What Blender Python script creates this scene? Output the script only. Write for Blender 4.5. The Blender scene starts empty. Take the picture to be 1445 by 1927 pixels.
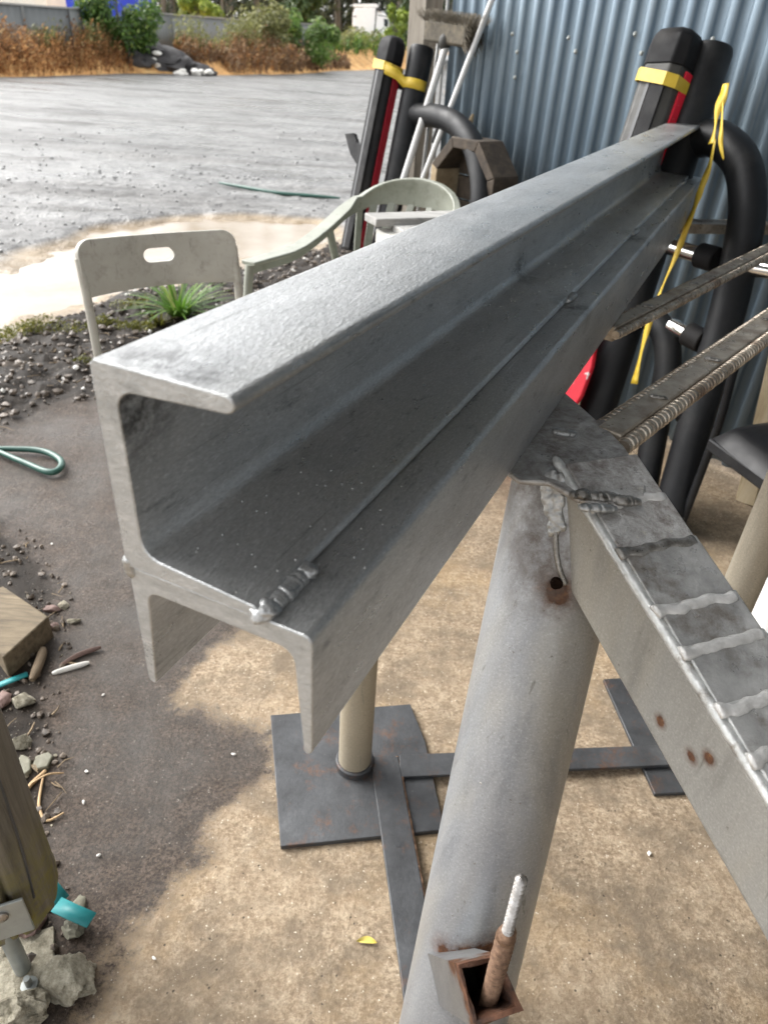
import bpy, bmesh, math, random
import numpy as np
from mathutils import Vector, Matrix, noise
random.seed(7)
rnd = random.random
def uni(a, b): return a + (b - a) * random.random()
scene = bpy.context.scene
COL = scene.collection

# ------------------------------------------------------------------ camera model (1445 x 1927 px photo)
CX, CY, F, H = 722.5, 963.5, 1336.0, 1.3
_n = Vector((590 - CX, 2990 - CY, F)).normalized()
_up = -_n
_f = Vector((0, 0, 1))
_Y = (_f - _up * _f.dot(_up)).normalized()
_X = _Y.cross(_up)
RM = Matrix((_X, _Y, _up))
EYE = Vector((0, 0, H))
def ray(px, py): return RM @ Vector((px - CX, py - CY, F))
def atz(px, py, z=0.0):
    d = ray(px, py)
    return EYE + d * ((z - H) / d.z)
def aty(px, py, y):
    d = ray(px, py)
    return EYE + d * (y / d.y)
def onp(px, py, P, N):
    d = ray(px, py)
    return EYE + d * ((Vector(P) - EYE).dot(N) / d.dot(N))

def oncyl(px, py, P, d, r):
    """first hit of a pixel ray on an endless cylinder"""
    v = ray(px, py).normalized(); w = EYE - P; d = d.normalized()
    a = v - d * v.dot(d); b = w - d * w.dot(d)
    A, B, C = a.dot(a), 2 * a.dot(b), b.dot(b) - r * r; D = max(0, B * B - 4 * A * C)
    return EYE + v * ((-B - math.sqrt(D)) / (2 * A))
# wall frame: NW points from camera to the wall, UW runs along it to the right
NW = Vector((0.799, 0.601, 0)).normalized()
UW = Vector((NW.y, -NW.x, 0))
WOFF = 2.50
def onwall(px, py, off=WOFF): return onp(px, py, NW * off, NW)
Z3 = Vector((0, 0, 1))

# ------------------------------------------------------------------ mesh builder
class MB:
    def __init__(s): s.v = []; s.f = []
    def add(s, vs, fs):
        o = len(s.v); s.v += [tuple(v) for v in vs]; s.f += [tuple(i + o for i in f) for f in fs]; return s
    def box(s, c, size, ax=None, ay=None, az=None):
        c = Vector(c)
        ax = Vector(ax).normalized() if ax is not None else Vector((1, 0, 0))
        if az is None:
            az = Vector((0, 0, 1)) if ay is None else ax.cross(Vector(ay)).normalized()
        az = Vector(az).normalized()
        ay = Vector(ay).normalized() if ay is not None else az.cross(ax).normalized()
        x, y, z = ax * size[0] / 2, ay * size[1] / 2, az * size[2] / 2
        vs = [c - x - y - z, c + x - y - z, c + x + y - z, c - x + y - z, c - x - y + z, c + x - y + z, c + x + y + z, c - x + y + z]
        return s.add(vs, [(0, 3, 2, 1), (4, 5, 6, 7), (0, 1, 5, 4), (1, 2, 6, 5), (2, 3, 7, 6), (3, 0, 4, 7)])
    def tube(s, pts, r, n=14, caps=True, squash=None, jit=0.0):
        pts = [Vector(p) for p in pts]; m = len(pts)
        rs = r if isinstance(r, (list, tuple)) else [r] * m
        tang = []
        for i in range(m):
            a = pts[max(0, i - 1)]; b = pts[min(m - 1, i + 1)]
            tang.append((b - a).normalized())
        t0 = tang[0]
        ref = Vector((0, 0, 1)) if abs(t0.z) < 0.9 else Vector((1, 0, 0))
        u = t0.cross(ref).normalized()
        vs = []
        for i in range(m):
            t = tang[i]; u = (u - t * u.dot(t)).normalized(); w = t.cross(u)
            for k in range(n):
                a = 2 * math.pi * k / n
                rr = rs[i] * (1 + (uni(-jit, jit) if jit else 0))
                sq = squash or (1, 1)
                vs.append(pts[i] + u * math.cos(a) * rr * sq[0] + w * math.sin(a) * rr * sq[1])
        fs = []
        for i in range(m - 1):
            for k in range(n):
                k2 = (k + 1) % n
                fs.append((i * n + k, i * n + k2, (i + 1) * n + k2, (i + 1) * n + k))
        if caps:
            fs.append(tuple(range(n - 1, -1, -1))); fs.append(tuple(range((m - 1) * n, m * n)))
        return s.add(vs, fs)
    def prism(s, poly, O, ax, ay, depth, cap=True, segs=1):
        O = Vector(O); ax = Vector(ax); ay = Vector(ay); d = Vector(depth); n = len(poly)
        vs = []
        for k in range(segs + 1):
            vs += [O + ax * p[0] + ay * p[1] + d * (k / segs) for p in poly]
        fs = []
        for k in range(segs):
            for i in range(n):
                j = (i + 1) % n
                fs.append((k * n + i, k * n + j, (k + 1) * n + j, (k + 1) * n + i))
        if cap: fs += [tuple(range(n - 1, -1, -1)), tuple(range(segs * n, segs * n + n))]
        return s.add(vs, fs)
    def ico(s, c, r, sub=2, scale=(1, 1, 1), rough=0.0, seed=0, freq=1.6, rot=None, facet=0.0):
        bm = bmesh.new(); bmesh.ops.create_icosphere(bm, subdivisions=sub, radius=1)
        c = Vector(c); vs = []
        for v in bm.verts:
            p = v.co.copy()
            if rough:
                k = 1 + rough * noise.noise(p * freq + Vector((seed * 3.1, seed * 1.7, seed))) + rough * .5 * noise.noise(p * freq * 2.7 + Vector((seed, 0, 9)))
                p = p * k
            if facet:
                for q in range(7):
                    dd = Vector((math.sin(seed * 12.3 + q * 2.1), math.cos(seed * 7.7 + q * 3.3), math.sin(seed * 3.1 + q * 5.7))).normalized()
                    h = p.dot(dd)
                    if h > facet: p = p - dd * (h - facet) * .85
            p = Vector((p.x * scale[0] * r, p.y * scale[1] * r, p.z * scale[2] * r))
            if rot is not None: p = rot @ p
            vs.append(c + p)
        fs = [tuple(v.index for v in f.verts) for f in bm.faces]
        bm.free()
        return s.add(vs, fs)
    def build(s, name, mt, parent=None, smooth=40, bevel=0, bseg=2, recalc=True):
        me = bpy.data.meshes.new(name); me.from_pydata(s.v, [], s.f); me.update()
        if recalc:
            bm = bmesh.new(); bm.from_mesh(me); bmesh.ops.recalc_face_normals(bm, faces=bm.faces); bm.to_mesh(me); bm.free()
        if smooth:
            for p in me.polygons: p.use_smooth = True
            if smooth < 179: me.set_sharp_from_angle(angle=math.radians(smooth))
        if mt: me.materials.append(mt)
        o = bpy.data.objects.new(name, me); COL.objects.link(o)
        if parent is not None:
            o.parent = parent
            o.matrix_parent_inverse = Matrix.Translation(-parent.location)
        if bevel:
            b = o.modifiers.new('bevel', 'BEVEL'); b.width = bevel; b.segments = bseg; b.limit_method = 'ANGLE'; b.angle_limit = math.radians(40)
        return o
def tag(o, label=None, cat=None, group=None, kind=None):
    if label: o['label'] = label
    if cat: o['category'] = cat
    if group: o['group'] = group
    if kind: o['kind'] = kind
    return o
def thing(name, label, cat, loc=(0, 0, 0), group=None):
    o = bpy.data.objects.new(name, None); o.location = loc; o.empty_display_size = .05; COL.objects.link(o)
    return tag(o, label, cat, group)
def bez(pts, n=8):
    """Catmull-Rom through points"""
    P = [Vector(p) for p in pts]; out = []
    for i in range(len(P) - 1):
        a = P[max(0, i - 1)]; b = P[i]; c = P[i + 1]; d = P[min(len(P) - 1, i + 2)]
        for k in range(n):
            t = k / n
            out.append(.5 * ((2 * b) + (c - a) * t + (2 * a - 5 * b + 4 * c - d) * t * t + (3 * b - a - 3 * c + d) * t ** 3))
    out.append(P[-1]); return out

# ------------------------------------------------------------------ materials
class NT:
    def __init__(s, name):
        m = bpy.data.materials.new(name); m.use_nodes = True; s.m = m; s.t = m.node_tree; s.n = s.t.nodes; s.l = s.t.links
        s.b = s.n['Principled BSDF']; s.out = s.n['Material Output']
        s.tc = s.n.new('ShaderNodeTexCoord')
    def new(s, ty, **kw):
        x = s.n.new(ty)
        for k, v in kw.items(): setattr(x, k, v)
        return x
    def link(s, a, b): s.l.new(a, b)
    def val(s, sock, v):
        if hasattr(v, 'default_value') or hasattr(v, 'is_linked') and not isinstance(v, (int, float, tuple)): s.link(v, sock)
        else: sock.default_value = v
    def coord(s, scale=(1, 1, 1), kind='Object'):
        mp = s.new('ShaderNodeMapping'); mp.inputs['Scale'].default_value = scale
        s.link(s.tc.outputs[kind], mp.inputs['Vector']); return mp.outputs[0]
    def noise(s, scale, detail=6, rough=.6, co=None, dist=0):
        x = s.new('ShaderNodeTexNoise'); x.inputs['Scale'].default_value = scale; x.inputs['Detail'].default_value = detail
        x.inputs['Roughness'].default_value = rough; x.inputs['Distortion'].default_value = dist
        s.link(co if co is not None else s.coord(), x.inputs['Vector']); return x.outputs['Fac']
    def voro(s, scale, co=None, feature='F1'):
        x = s.new('ShaderNodeTexVoronoi', feature=feature); x.inputs['Scale'].default_value = scale
        s.link(co if co is not None else s.coord(), x.inputs['Vector']); return x
    def ramp(s, fac, stops, interp='LINEAR'):
        x = s.new('ShaderNodeValToRGB'); cr = x.color_ramp; cr.interpolation = interp
        while len(cr.elements) < len(stops): cr.elements.new(.5)
        for e, (p, c) in zip(cr.elements, stops):
            e.position = p; e.color = (*c, 1) if isinstance(c, tuple) else (c, c, c, 1)
        s.link(fac, x.inputs[0]); return x.outputs[0]
    def mix(s, fac, a, b, mode='MIX'):
        x = s.new('ShaderNodeMix', data_type='RGBA', blend_type=mode)
        for sock, v in ((x.inputs[0], fac), (x.inputs[6], a), (x.inputs[7], b)):
            if isinstance(v, (int, float)): sock.default_value = v
            elif isinstance(v, tuple): sock.default_value = (*v, 1) if len(v) == 3 else v
            else: s.link(v, sock)
        return x.outputs[2]
    def math(s, op, a, b=None, clamp=False):
        x = s.new('ShaderNodeMath', operation=op); x.use_clamp = clamp
        for i, v in enumerate((a, b)):
            if v is None: continue
            if isinstance(v, (int, float)): x.inputs[i].default_value = v
            else: s.link(v, x.inputs[i])
        return x.outputs[0]
    def attr(s, name):
        x = s.new('ShaderNodeAttribute'); x.attribute_name = name; return x
    def bump(s, h, strength=.3, dist=.01, normal=None):
        x = s.new('ShaderNodeBump'); x.inputs['Strength'].default_value = strength; x.inputs['Distance'].default_value = dist
        s.link(h, x.inputs['Height'])
        if normal is not None: s.link(normal, x.inputs['Normal'])
        return x.outputs[0]
    def set(s, **kw):
        names = dict(color='Base Color', rough='Roughness', metal='Metallic', normal='Normal', spec='Specular IOR Level', trans='Transmission Weight', ior='IOR', coat='Coat Weight', alpha='Alpha', sheen='Sheen Weight')
        for k, v in kw.items():
            sock = s.b.inputs[names[k]]
            if isinstance(v, (int, float)): sock.default_value = v
            elif isinstance(v, tuple): sock.default_value = (*v, 1)
            else: s.link(v, sock)
        return s.m
    def near(s, pts, r0, r1):
        """1 near any of the given points (stains, burns), 0 away"""
        acc = None
        for p in pts:
            d = s.new('ShaderNodeVectorMath', operation='DISTANCE'); s.link(s.tc.outputs['Object'], d.inputs[0]); d.inputs[1].default_value = tuple(p)
            mr = s.new('ShaderNodeMapRange'); mr.inputs['From Min'].default_value = r1; mr.inputs['From Max'].default_value = r0
            s.link(d.outputs['Value'], mr.inputs['Value'])
            acc = mr.outputs[0] if acc is None else s.math('MAXIMUM', acc, mr.outputs[0])
        return acc

def simple(name, c0, c1, scale=8, rough=(.5, .7), metal=0.0, bump=.2, bscale=60, bd=.004, stretch=(1, 1, 1), dirt=None, dirtscale=3, dirtrange=(.5, .7), spec=.5):
    k = NT(name); co = k.coord(stretch)
    n1 = k.noise(scale, 7, .65, co)
    c = k.ramp(n1, [(.3, c0), (.7, c1)])
    if dirt is not None:
        d = k.ramp(k.noise(dirtscale, 8, .7), [(dirtrange[0], 0.), (dirtrange[1], 1.)])
        c = k.mix(d, c, dirt)
    r = k.ramp(k.noise(scale * 2.3, 5, .6, co), [(.3, rough[0]), (.7, rough[1])])
    nb = k.bump(k.noise(bscale, 6, .7, co), bump, bd)
    return k.set(color=c, rough=r, metal=metal, normal=nb, spec=spec)

M = {}
# --- zinc primed steel of the beam
def mk_zinc(name='zinc_primer', end=False):
    k = NT(name)
    # along-beam stretched coordinates
    mp = k.new('ShaderNodeMapping'); mp.inputs['Rotation'].default_value = (0, 0, math.radians(24.0 - 90)); 
    mp.vector_type = 'POINT'
    k.link(k.tc.outputs['Object'], mp.inputs['Vector'])
    st = k.new('ShaderNodeMapping'); st.inputs['Scale'].default_value = (.35, 1, 1); k.link(mp.outputs[0], st.inputs['Vector'])
    co = st.outputs[0]
    n1 = k.noise(14, 8, .7, co)
    c = k.ramp(n1, [(.28, (.37, .377, .377)), (.5, (.48, .488, .488)), (.75, (.66, .67, .675))])
    # faint olive stains and specks
    stn = k.ramp(k.noise(7, 5, .6, co), [(.58, 0.), (.75, .45)])
    c = k.mix(stn, c, (.26, .25, .18))
    sp = k.voro(330); spk = k.ramp(sp.outputs['Distance'], [(.05, 1.), (.09, 0.)])
    spk = k.math('MULTIPLY', spk, k.ramp(k.noise(40, 3, .6), [(.47, 0.), (.6, 1.)]))
    c = k.mix(spk, c, (.85, .87, .88))
    fg = k.noise(520, 4, .8, co); c = k.mix(k.ramp(fg, [(.36, .38), (.5, 0.)]), c, (.24, .245, .245)); c = k.mix(k.ramp(fg, [(.55, 0.), (.7, .6)]), c, (.80, .81, .82))
    dk = k.ramp(k.noise(70, 7, .8, co), [(.56, 0.), (.70, .75)])
    c = k.mix(dk, c, (.14, .145, .15))
    sc_ = k.new('ShaderNodeMapping'); sc_.inputs['Scale'].default_value = (.02, 1, 1); k.link(mp.outputs[0], sc_.inputs['Vector'])
    c = k.mix(k.ramp(k.noise(160, 4, .7, sc_.outputs[0]), [(.62, 0.), (.70, .55)]), c, (.20, .20, .195))
    c = k.mix(k.ramp(k.noise(210, 4, .7, sc_.outputs[0]), [(.66, 0.), (.72, .5)]), c, (.85, .86, .87))
    soot = k.math('MULTIPLY', k.near(SOOT, .006, .045), k.ramp(k.noise(48, 7, .78), [(.40, 0.), (.56, .9)]))
    c = k.mix(soot, c, (.045, .043, .04))
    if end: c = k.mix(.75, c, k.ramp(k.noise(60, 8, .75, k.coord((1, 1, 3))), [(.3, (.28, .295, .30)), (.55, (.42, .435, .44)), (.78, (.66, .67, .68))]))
    r = k.ramp(k.noise(30, 6, .7, co), [(.3, .24), (.7, .42)])
    h = k.math('ADD', k.noise(420, 4, .7, co), k.math('MULTIPLY', k.noise(110, 6, .75, co), .9))
    nb = k.bump(h, .5, .0017)
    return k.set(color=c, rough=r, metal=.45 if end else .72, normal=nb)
_P = atz(585, 1428, .88); _A = Vector((ray(1492, 132).x, ray(1492, 132).y, 0)).normalized(); _S = Vector((_A.y, -_A.x, 0))
SOOT = [tuple(_P + (_S * a + Z3 * b + _A * c) * .84) for a, b, c in ((-.145, .288, .012), (-.125, .293, .02), (-.150, .272, .016), (-.10, .297, .016), (-.15, .16, 1.0), (-.03, .135, .93), (-.03, .135, 1.6))]
M['zinc'] = mk_zinc(); M['zinc_end'] = mk_zinc('brushed_zinc_brightened_end', True)  # brushed cut ends, less metallic and brightened in place of sky light from behind
M['weld'] = simple('weld_metal', (.26, .265, .26), (.52, .525, .52), 60, (.32, .5), .85, .6, 160, .003)
M['weld_dark'] = simple('burnt_weld', (.10, .09, .075), (.42, .41, .39), 70, (.25, .5), .8, .6, 160, .002)
# --- trestle painted pipe with rust
def mk_pipe(name, base0, base1, rustpts, burnpts=(), metal=.4, rr=(.02, .09), rough=(.30, .48)):
    k = NT(name)
    co = k.coord((1, 1, .25))
    c = k.ramp(k.noise(9, 8, .65, co), [(.3, base0), (.7, base1)])
    c = k.mix(k.ramp(k.noise(5, 6, .6, k.coord((1, 1, .22))), [(.46, 0.), (.66, .75)]), c, (base1[0] * .92, base1[1] * .84, base1[2] * .70))
    c = k.mix(k.ramp(k.noise(16, 7, .7, k.coord((1, 1, .12))), [(.52, 0.), (.70, .55)]), c, tuple(x * .55 for x in base0))
    sp = k.ramp(k.noise(120, 4, .7), [(.66, 0.), (.72, .8)])
    c = k.mix(sp, c, (.10, .085, .07))
    scr = k.ramp(k.noise(45, 4, .7, k.coord((1, 1, .1))), [(.64, 0.), (.71, .75)])
    c = k.mix(scr, c, (.12, .115, .10))
    gr_ = k.noise(330, 4, .75); c = k.mix(k.ramp(gr_, [(.36, .26), (.5, 0.)]), c, tuple(x * .62 for x in base0)); c = k.mix(k.ramp(gr_, [(.54, 0.), (.68, .35)]), c, tuple(min(1, x * 1.5) for x in base1))
    rmask = None
    if rustpts:
        nr = k.near(rustpts, rr[0], rr[1])
        rmask = k.math('MULTIPLY', nr, k.ramp(k.noise(38, 7, .75), [(.34, 0.), (.58, 1.)]))
        rmask = k.math('ADD', rmask, k.math('POWER', nr, 5.0), True)
        rc = k.ramp(k.noise(90, 6, .7), [(.3, (.030, .014, .009)), (.55, (.11, .048, .022)), (.8, (.26, .13, .055))])
        c = k.mix(rmask, c, rc)
    if burnpts:
        nb_ = k.math('MULTIPLY', k.near(burnpts, .02, .09), k.ramp(k.noise(30, 7, .75), [(.35, 0.), (.6, 1.)]))
        c = k.mix(nb_, c, (.10, .085, .075))
    r = k.ramp(k.noise(22, 6, .7, co), [(.3, rough[0]), (.7, rough[1])])
    if rmask is not None: r = k.mix(rmask, r, (.85, .85, .85))
    nb = k.bump(k.noise(190, 6, .75), .25, .0015)
    return k.set(color=c, rough=r, metal=metal, normal=nb)
def mk_darkbar():
    k = NT('weathered_flat_steel')
    c = k.ramp(k.noise(12, 8, .7), [(.3, (.030, .031, .033)), (.6, (.065, .068, .072)), (.8, (.13, .132, .135))])
    ru = k.ramp(k.noise(13, 8, .78), [(.54, 0.), (.66, .8)])
    c = k.mix(ru, c, k.ramp(k.noise(120, 5, .7), [(.3, (.07, .035, .022)), (.7, (.17, .085, .045))]))
    sp = k.ramp(k.voro(140).outputs['Distance'], [(.05, 1.), (.09, 0.)])
    sp = k.math('MULTIPLY', sp, k.ramp(k.noise(30, 3, .6), [(.6, 0.), (.66, 1.)]))
    c = k.mix(sp, c, (.45, .44, .41))
    return k.set(color=c, rough=k.ramp(k.noise(25, 5, .7), [(.3, .36), (.7, .62)]), metal=.35, normal=k.bump(k.noise(150, 6, .75), .35, .002))
M['darkbar'] = mk_darkbar()
def mk_burnt():
    k = NT('burnt_work_surface')
    c = k.ramp(k.noise(26, 8, .75, dist=.6), [(.25, (.10, .085, .07)), (.43, (.30, .285, .27)), (.64, (.55, .55, .54))])
    c = k.mix(k.ramp(k.noise(13, 8, .75), [(.5, 0.), (.66, .8)]), c, (.085, .05, .032))
    c = k.mix(k.ramp(k.noise(75, 7, .7), [(.62, 0.), (.7, .8)]), c, (.5, .48, .42))
    return k.set(color=c, rough=k.ramp(k.noise(35, 6, .7), [(.3, .22), (.7, .6)]), metal=.45, normal=k.bump(k.math('ADD', k.noise(60, 7, .75), k.noise(200, 5, .7)), .6, .003))
M['burnt'] = mk_burnt()
M['restbar'] = simple('oiled_brown_steel', (.16, .125, .09), (.42, .375, .31), 26, (.24, .45), .45, .4, 120, .002, dirt=(.10, .05, .025), dirtscale=9, dirtrange=(.5, .7))
M['ribbed'] = simple('ribbed_bar_steel', (.17, .135, .10), (.46, .41, .34), 30, (.2, .4), .55, .3, 140, .002, dirt=(.09, .045, .022), dirtscale=9, dirtrange=(.52, .7))
M['rust'] = simple('rusty_rod', (.07, .036, .02), (.24, .145, .09), 110, (.5, .8), .3, .5, 200, .002)
M['stud'] = simple('bright_thread', (.22, .205, .19), (.45, .43, .41), 80, (.25, .4), .9, .3, 200, .001)
M['chrome'] = simple('chrome', (.75, .75, .74), (.88, .88, .87), 20, (.12, .2), 1.0, .05, 100, .001)
M['black_rubber'] = simple('black_padding', (.006, .006, .007), (.014, .014, .015), 9, (.55, .75), 0, .15, 300, .001, dirt=(.03, .028, .026), dirtscale=5, dirtrange=(.5, .8), spec=.16)
M['grey_pad'] = simple('dusty_padding', (.026, .025, .023), (.05, .049, .044), 8, (.5, .7), 0, .2, 200, .001, dirt=(.11, .10, .08), dirtscale=14, dirtrange=(.6, .75))
M['black_pipe'] = simple('black_powder_coat', (.005, .0055, .0065), (.011, .012, .014), 7, (.42, .6), 0, .12, 300, .001, dirt=(.028, .028, .027), dirtscale=6, dirtrange=(.5, .8), spec=.28)
M['red'] = simple('red_strip', (.20, .004, .012), (.30, .008, .02), 5, (.4, .5), 0, .05, 100, .001)
M['red_white'] = simple('red_strip_scuffed', (.62, .012, .03), (.75, .02, .05), 5, (.4, .5), 0, .05, 100, .001, dirt=(.75, .7, .68), dirtscale=14, dirtrange=(.6, .63))
M['yellow'] = simple('yellow_tape', (.46, .31, .015), (.62, .45, .05), 10, (.4, .55), 0, .2, 60, .002)
M['vinyl'] = simple('black_vinyl', (.006, .006, .007), (.012, .012, .013), 9, (.38, .5), 0, .1, 150, .001, spec=.3)
def mk_plastic(name, c0, c1, grime):
    k = NT(name)
    c = k.ramp(k.noise(6, 7, .6), [(.3, c0), (.7, c1)])
    g = k.ramp(k.noise(22, 8, .75), [(.50, 0.), (.72, .75)])
    c = k.mix(g, c, grime)
    v = k.ramp(k.noise(70, 6, .7, k.coord((1, 1, .3))), [(.60, 0.), (.72, .6)])
    c = k.mix(v, c, tuple(x * .55 for x in grime))
    return k.set(color=c, rough=k.ramp(k.noise(30, 5, .6), [(.3, .38), (.7, .55)]), normal=k.bump(k.noise(120, 4, .6), .08, .001))
M['beige_plastic'] = mk_plastic('grimy_beige_plastic', (.30, .288, .25), (.40, .385, .34), (.19, .175, .14))
M['green_plastic'] = mk_plastic('weathered_greenish_plastic', (.21, .222, .18), (.30, .31, .265), (.14, .143, .11))
def mk_wood(name, c0, c1, c2, axis=(1, 1, .08), scale=24, moss=None, mossz=None):
    k = NT(name); co = k.coord(axis)
    c = k.ramp(k.noise(scale, 8, .7, co, .4), [(.28, c0), (.5, c1), (.75, c2)])
    c = k.mix(k.ramp(k.noise(5, 6, .7), [(.45, 0.), (.75, .6)]), c, tuple(x * .5 for x in c1))
    if moss is not None:
        sep = k.new('ShaderNodeSeparateXYZ'); k.link(k.tc.outputs['Object'], sep.inputs[0])
        mr = k.new('ShaderNodeMapRange'); mr.inputs['From Min'].default_value = mossz[1]; mr.inputs['From Max'].default_value = mossz[0]
        k.link(sep.outputs[2], mr.inputs['Value'])
        mm = k.math('MULTIPLY', mr.outputs[0], k.ramp(k.noise(34, 8, .75), [(.38, 0.), (.6, 1.)]))
        c = k.mix(mm, c, moss)
    return k.set(color=c, rough=.8, normal=k.bump(k.noise(scale * 2.2, 8, .75, co, .4), .5, .004))
M['post_wood'] = mk_wood('weathered_post', (.06, .05, .04), (.17, .15, .12), (.30, .27, .23))
M['log_wood'] = mk_wood('wet_log', (.040, .034, .026), (.13, .115, .09), (.25, .22, .175), (1, 1, .06), 34, (.17, .15, .03), (.16, .36))
M['pale_pipe'] = mk_wood('cream_worn_paint', (.20, .175, .13), (.40, .37, .30), (.52, .49, .41), (1, 1, .12), 22)
M['pale_wood'] = mk_wood('pale_timber', (.30, .23, .13), (.48, .39, .25), (.58, .5, .36))
M['brown_wood'] = mk_wood('dark_brown_timber', (.05, .035, .022), (.12, .085, .05), (.20, .15, .095), (1, 1, 1), 20)
M['block_wood'] = mk_wood('weathered_block', (.05, .036, .022), (.15, .115, .07), (.25, .195, .125), (.12, 1, 1), 60)
M['dark_wood'] = mk_wood('near_black_timber', (.012, .009, .006), (.045, .032, .021), (.10, .075, .05), (1, 1, 1), 20)  # near-black brown for the reel boards
M['edge_wood'] = mk_wood('sawn_edge', (.20, .14, .08), (.33, .25, .15), (.45, .36, .24), (1, 1, 1), 24)
M['grey_wood'] = mk_wood('silvered_board', (.16, .155, .145), (.30, .295, .28), (.42, .41, .39), (.08, 1, 1), 40)
M['bristle'] = mk_wood('dirty_bristle', (.04, .034, .025), (.10, .085, .06), (.19, .16, .11), (1, 1, 1), 30)
M['white_pole'] = simple('white_enamel', (.42, .42, .41), (.55, .55, .54), 8, (.3, .5), .1, .05, 100, .001)
M['white_box'] = simple('stained_white_paint', (.48, .47, .43), (.62, .61, .57), 10, (.5, .7), 0, .2, 80, .002, dirt=(.30, .13, .04), dirtscale=12, dirtrange=(.6, .75))
M['galv'] = simple('galvanised', (.26, .28, .27), (.36, .38, .37), 18, (.35, .5), .5, .1, 150, .001)
M['stone'] = simple('rubble_stone', (.16, .14, .09), (.60, .55, .43), 70, (.8, .95), 0, 1.0, 150, .014, dirt=(.12, .11, .08), dirtscale=40, dirtrange=(.56, .70))
M['slate'] = simple('flat_stone', (.12, .115, .08), (.21, .20, .15), 20, (.6, .85), 0, .5, 90, .004)
M['red_stone'] = simple('reddish_stone', (.10, .06, .05), (.2, .13, .11), 20, (.6, .8), 0, .5, 90, .004)
M['white_chip'] = simple('white_chip', (.62, .6, .55), (.8, .78, .73), 40, (.6, .8), 0, .3, 90, .003)
M['teal'] = simple('teal_strap', (.012, .17, .18), (.02, .24, .25), 12, (.4, .55), 0, .25, 90, .002)
M['hose'] = simple('green_hose', (.015, .06, .045), (.03, .10, .075), 12, (.3, .45), 0, .1, 90, .001)
M['root'] = simple('dry_root', (.32, .2, .1), (.5, .36, .2), 30, (.7, .8), 0, .3, 90, .003)
M['leaf_yellow'] = simple('yellow_leaf', (.5, .4, .08), (.62, .52, .14), 20, (.5, .6), 0, .2, 90, .002)
M['soilstone'] = simple('dark_gravel', (.014, .010, .007), (.17, .13, .095), 26, (.35, .7), 0, .4, 120, .004, dirt=(.30, .28, .24), dirtscale=6, dirtrange=(.62, .68))
def mk_corr():
    k = NT('blue_grey_corrugated_steel')
    c = k.ramp(k.noise(3.5, 7, .65, k.coord((1, 1, .25))), [(.3, (.125, .175, .225)), (.7, (.185, .24, .285))])
    c = k.mix(k.ramp(k.noise(9, 8, .75, k.coord((1, 1, .12))), [(.58, 0.), (.72, .5)]), c, (.16, .155, .135))
    return k.set(color=c, rough=k.ramp(k.noise(8, 6, .6), [(.3, .36), (.7, .52)]), metal=.35, normal=k.bump(k.noise(60, 5, .7), .08, .002))
M['corr'] = mk_corr()
M['roof'] = simple('roof_underside', (.15, .155, .155), (.21, .215, .215), 3, (.45, .6), .3, .1, 30, .002)
M['fence'] = simple('grey_fence_sheet', (.13, .14, .14), (.18, .19, .19), .6, (.5, .65), 0, .1, 20, .002)
M['fence_cap'] = simple('fence_capping', (.22, .225, .22), (.30, .30, .29), .8, (.5, .6), 0, .1, 20, .002)
M['truck_white'] = simple('truck_white', (.86, .87, .88), (.9, .9, .91), .7, (.2, .3), 0, .02, 10, .001)
M['truck_dark'] = simple('truck_dark_trim', (.02, .022, .025), (.045, .047, .05), 2, (.3, .5), 0, .05, 10, .001)
M['glass_dark'] = simple('truck_glass', (.02, .03, .035), (.03, .04, .045), 2, (.08, .12), 0, .01, 10, .001)
M['blue'] = simple('blue_container', (.01, .03, .42), (.015, .05, .55), .7, (.4, .5), 0, .05, 10, .001)
M['cream'] = simple('cream_container', (.72, .68, .58), (.82, .78, .69), .7, (.5, .6), 0, .05, 10, .001)

def mk_leaf(name, stops, rough=.55, trans=.0):
    k = NT(name)
    g = k.new('ShaderNodeNewGeometry')
    try: src = g.outputs['Random Per Island']
    except KeyError: src = k.noise(4)
    c = k.ramp(src, stops)
    c = k.mix(k.ramp(k.noise(.9, 4, .6), [(.35, 0.), (.7, .6)]), c, tuple(x * .55 for x in stops[0][1]))
    m = k.set(color=c, rough=rough)
    # a little light through the leaf
    tr = k.new('ShaderNodeBsdfTranslucent'); k.link(c, tr.inputs[0])
    mx = k.new('ShaderNodeMixShader'); mx.inputs[0].default_value = .42
    k.link(k.b.outputs[0], mx.inputs[1]); k.link(tr.outputs[0], mx.inputs[2]); k.link(mx.outputs[0], k.out.inputs['Surface'])
    return m
M['leaf_green'] = mk_leaf('shrub_leaf', [(0., (.035, .075, .012)), (.5, (.08, .17, .025)), (.85, (.16, .28, .05)), (1., (.32, .40, .10))])
M['leaf_light'] = mk_leaf('light_green_leaf', [(0., (.08, .15, .03)), (.5, (.15, .27, .05)), (.85, (.27, .40, .09)), (1., (.5, .52, .28))])
M['leaf_bright'] = mk_leaf('yellow_green_leaf', [(0., (.13, .20, .02)), (.6, (.27, .36, .04)), (1., (.42, .48, .10))])
M['leaf_olive'] = mk_leaf('olive_weed', [(0., (.11, .12, .035)), (.6, (.22, .23, .08)), (1., (.42, .40, .18))])
M['leaf_rust'] = mk_leaf('rusty_weed', [(0., (.13, .06, .025)), (.4, (.36, .17, .065)), (.8, (.58, .31, .12)), (1., (.62, .46, .23))], .8)
M['leaf_brown'] = mk_leaf('dry_brown_weed', [(0., (.12, .07, .04)), (.5, (.30, .18, .10)), (.9, (.45, .30, .17)), (1., (.52, .43, .28))], .8)
M['leaf_forest'] = mk_leaf('forest_leaf', [(0., (.025, .036, .02)), (.6, (.05, .068, .036)), (1., (.09, .11, .055))])
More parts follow.
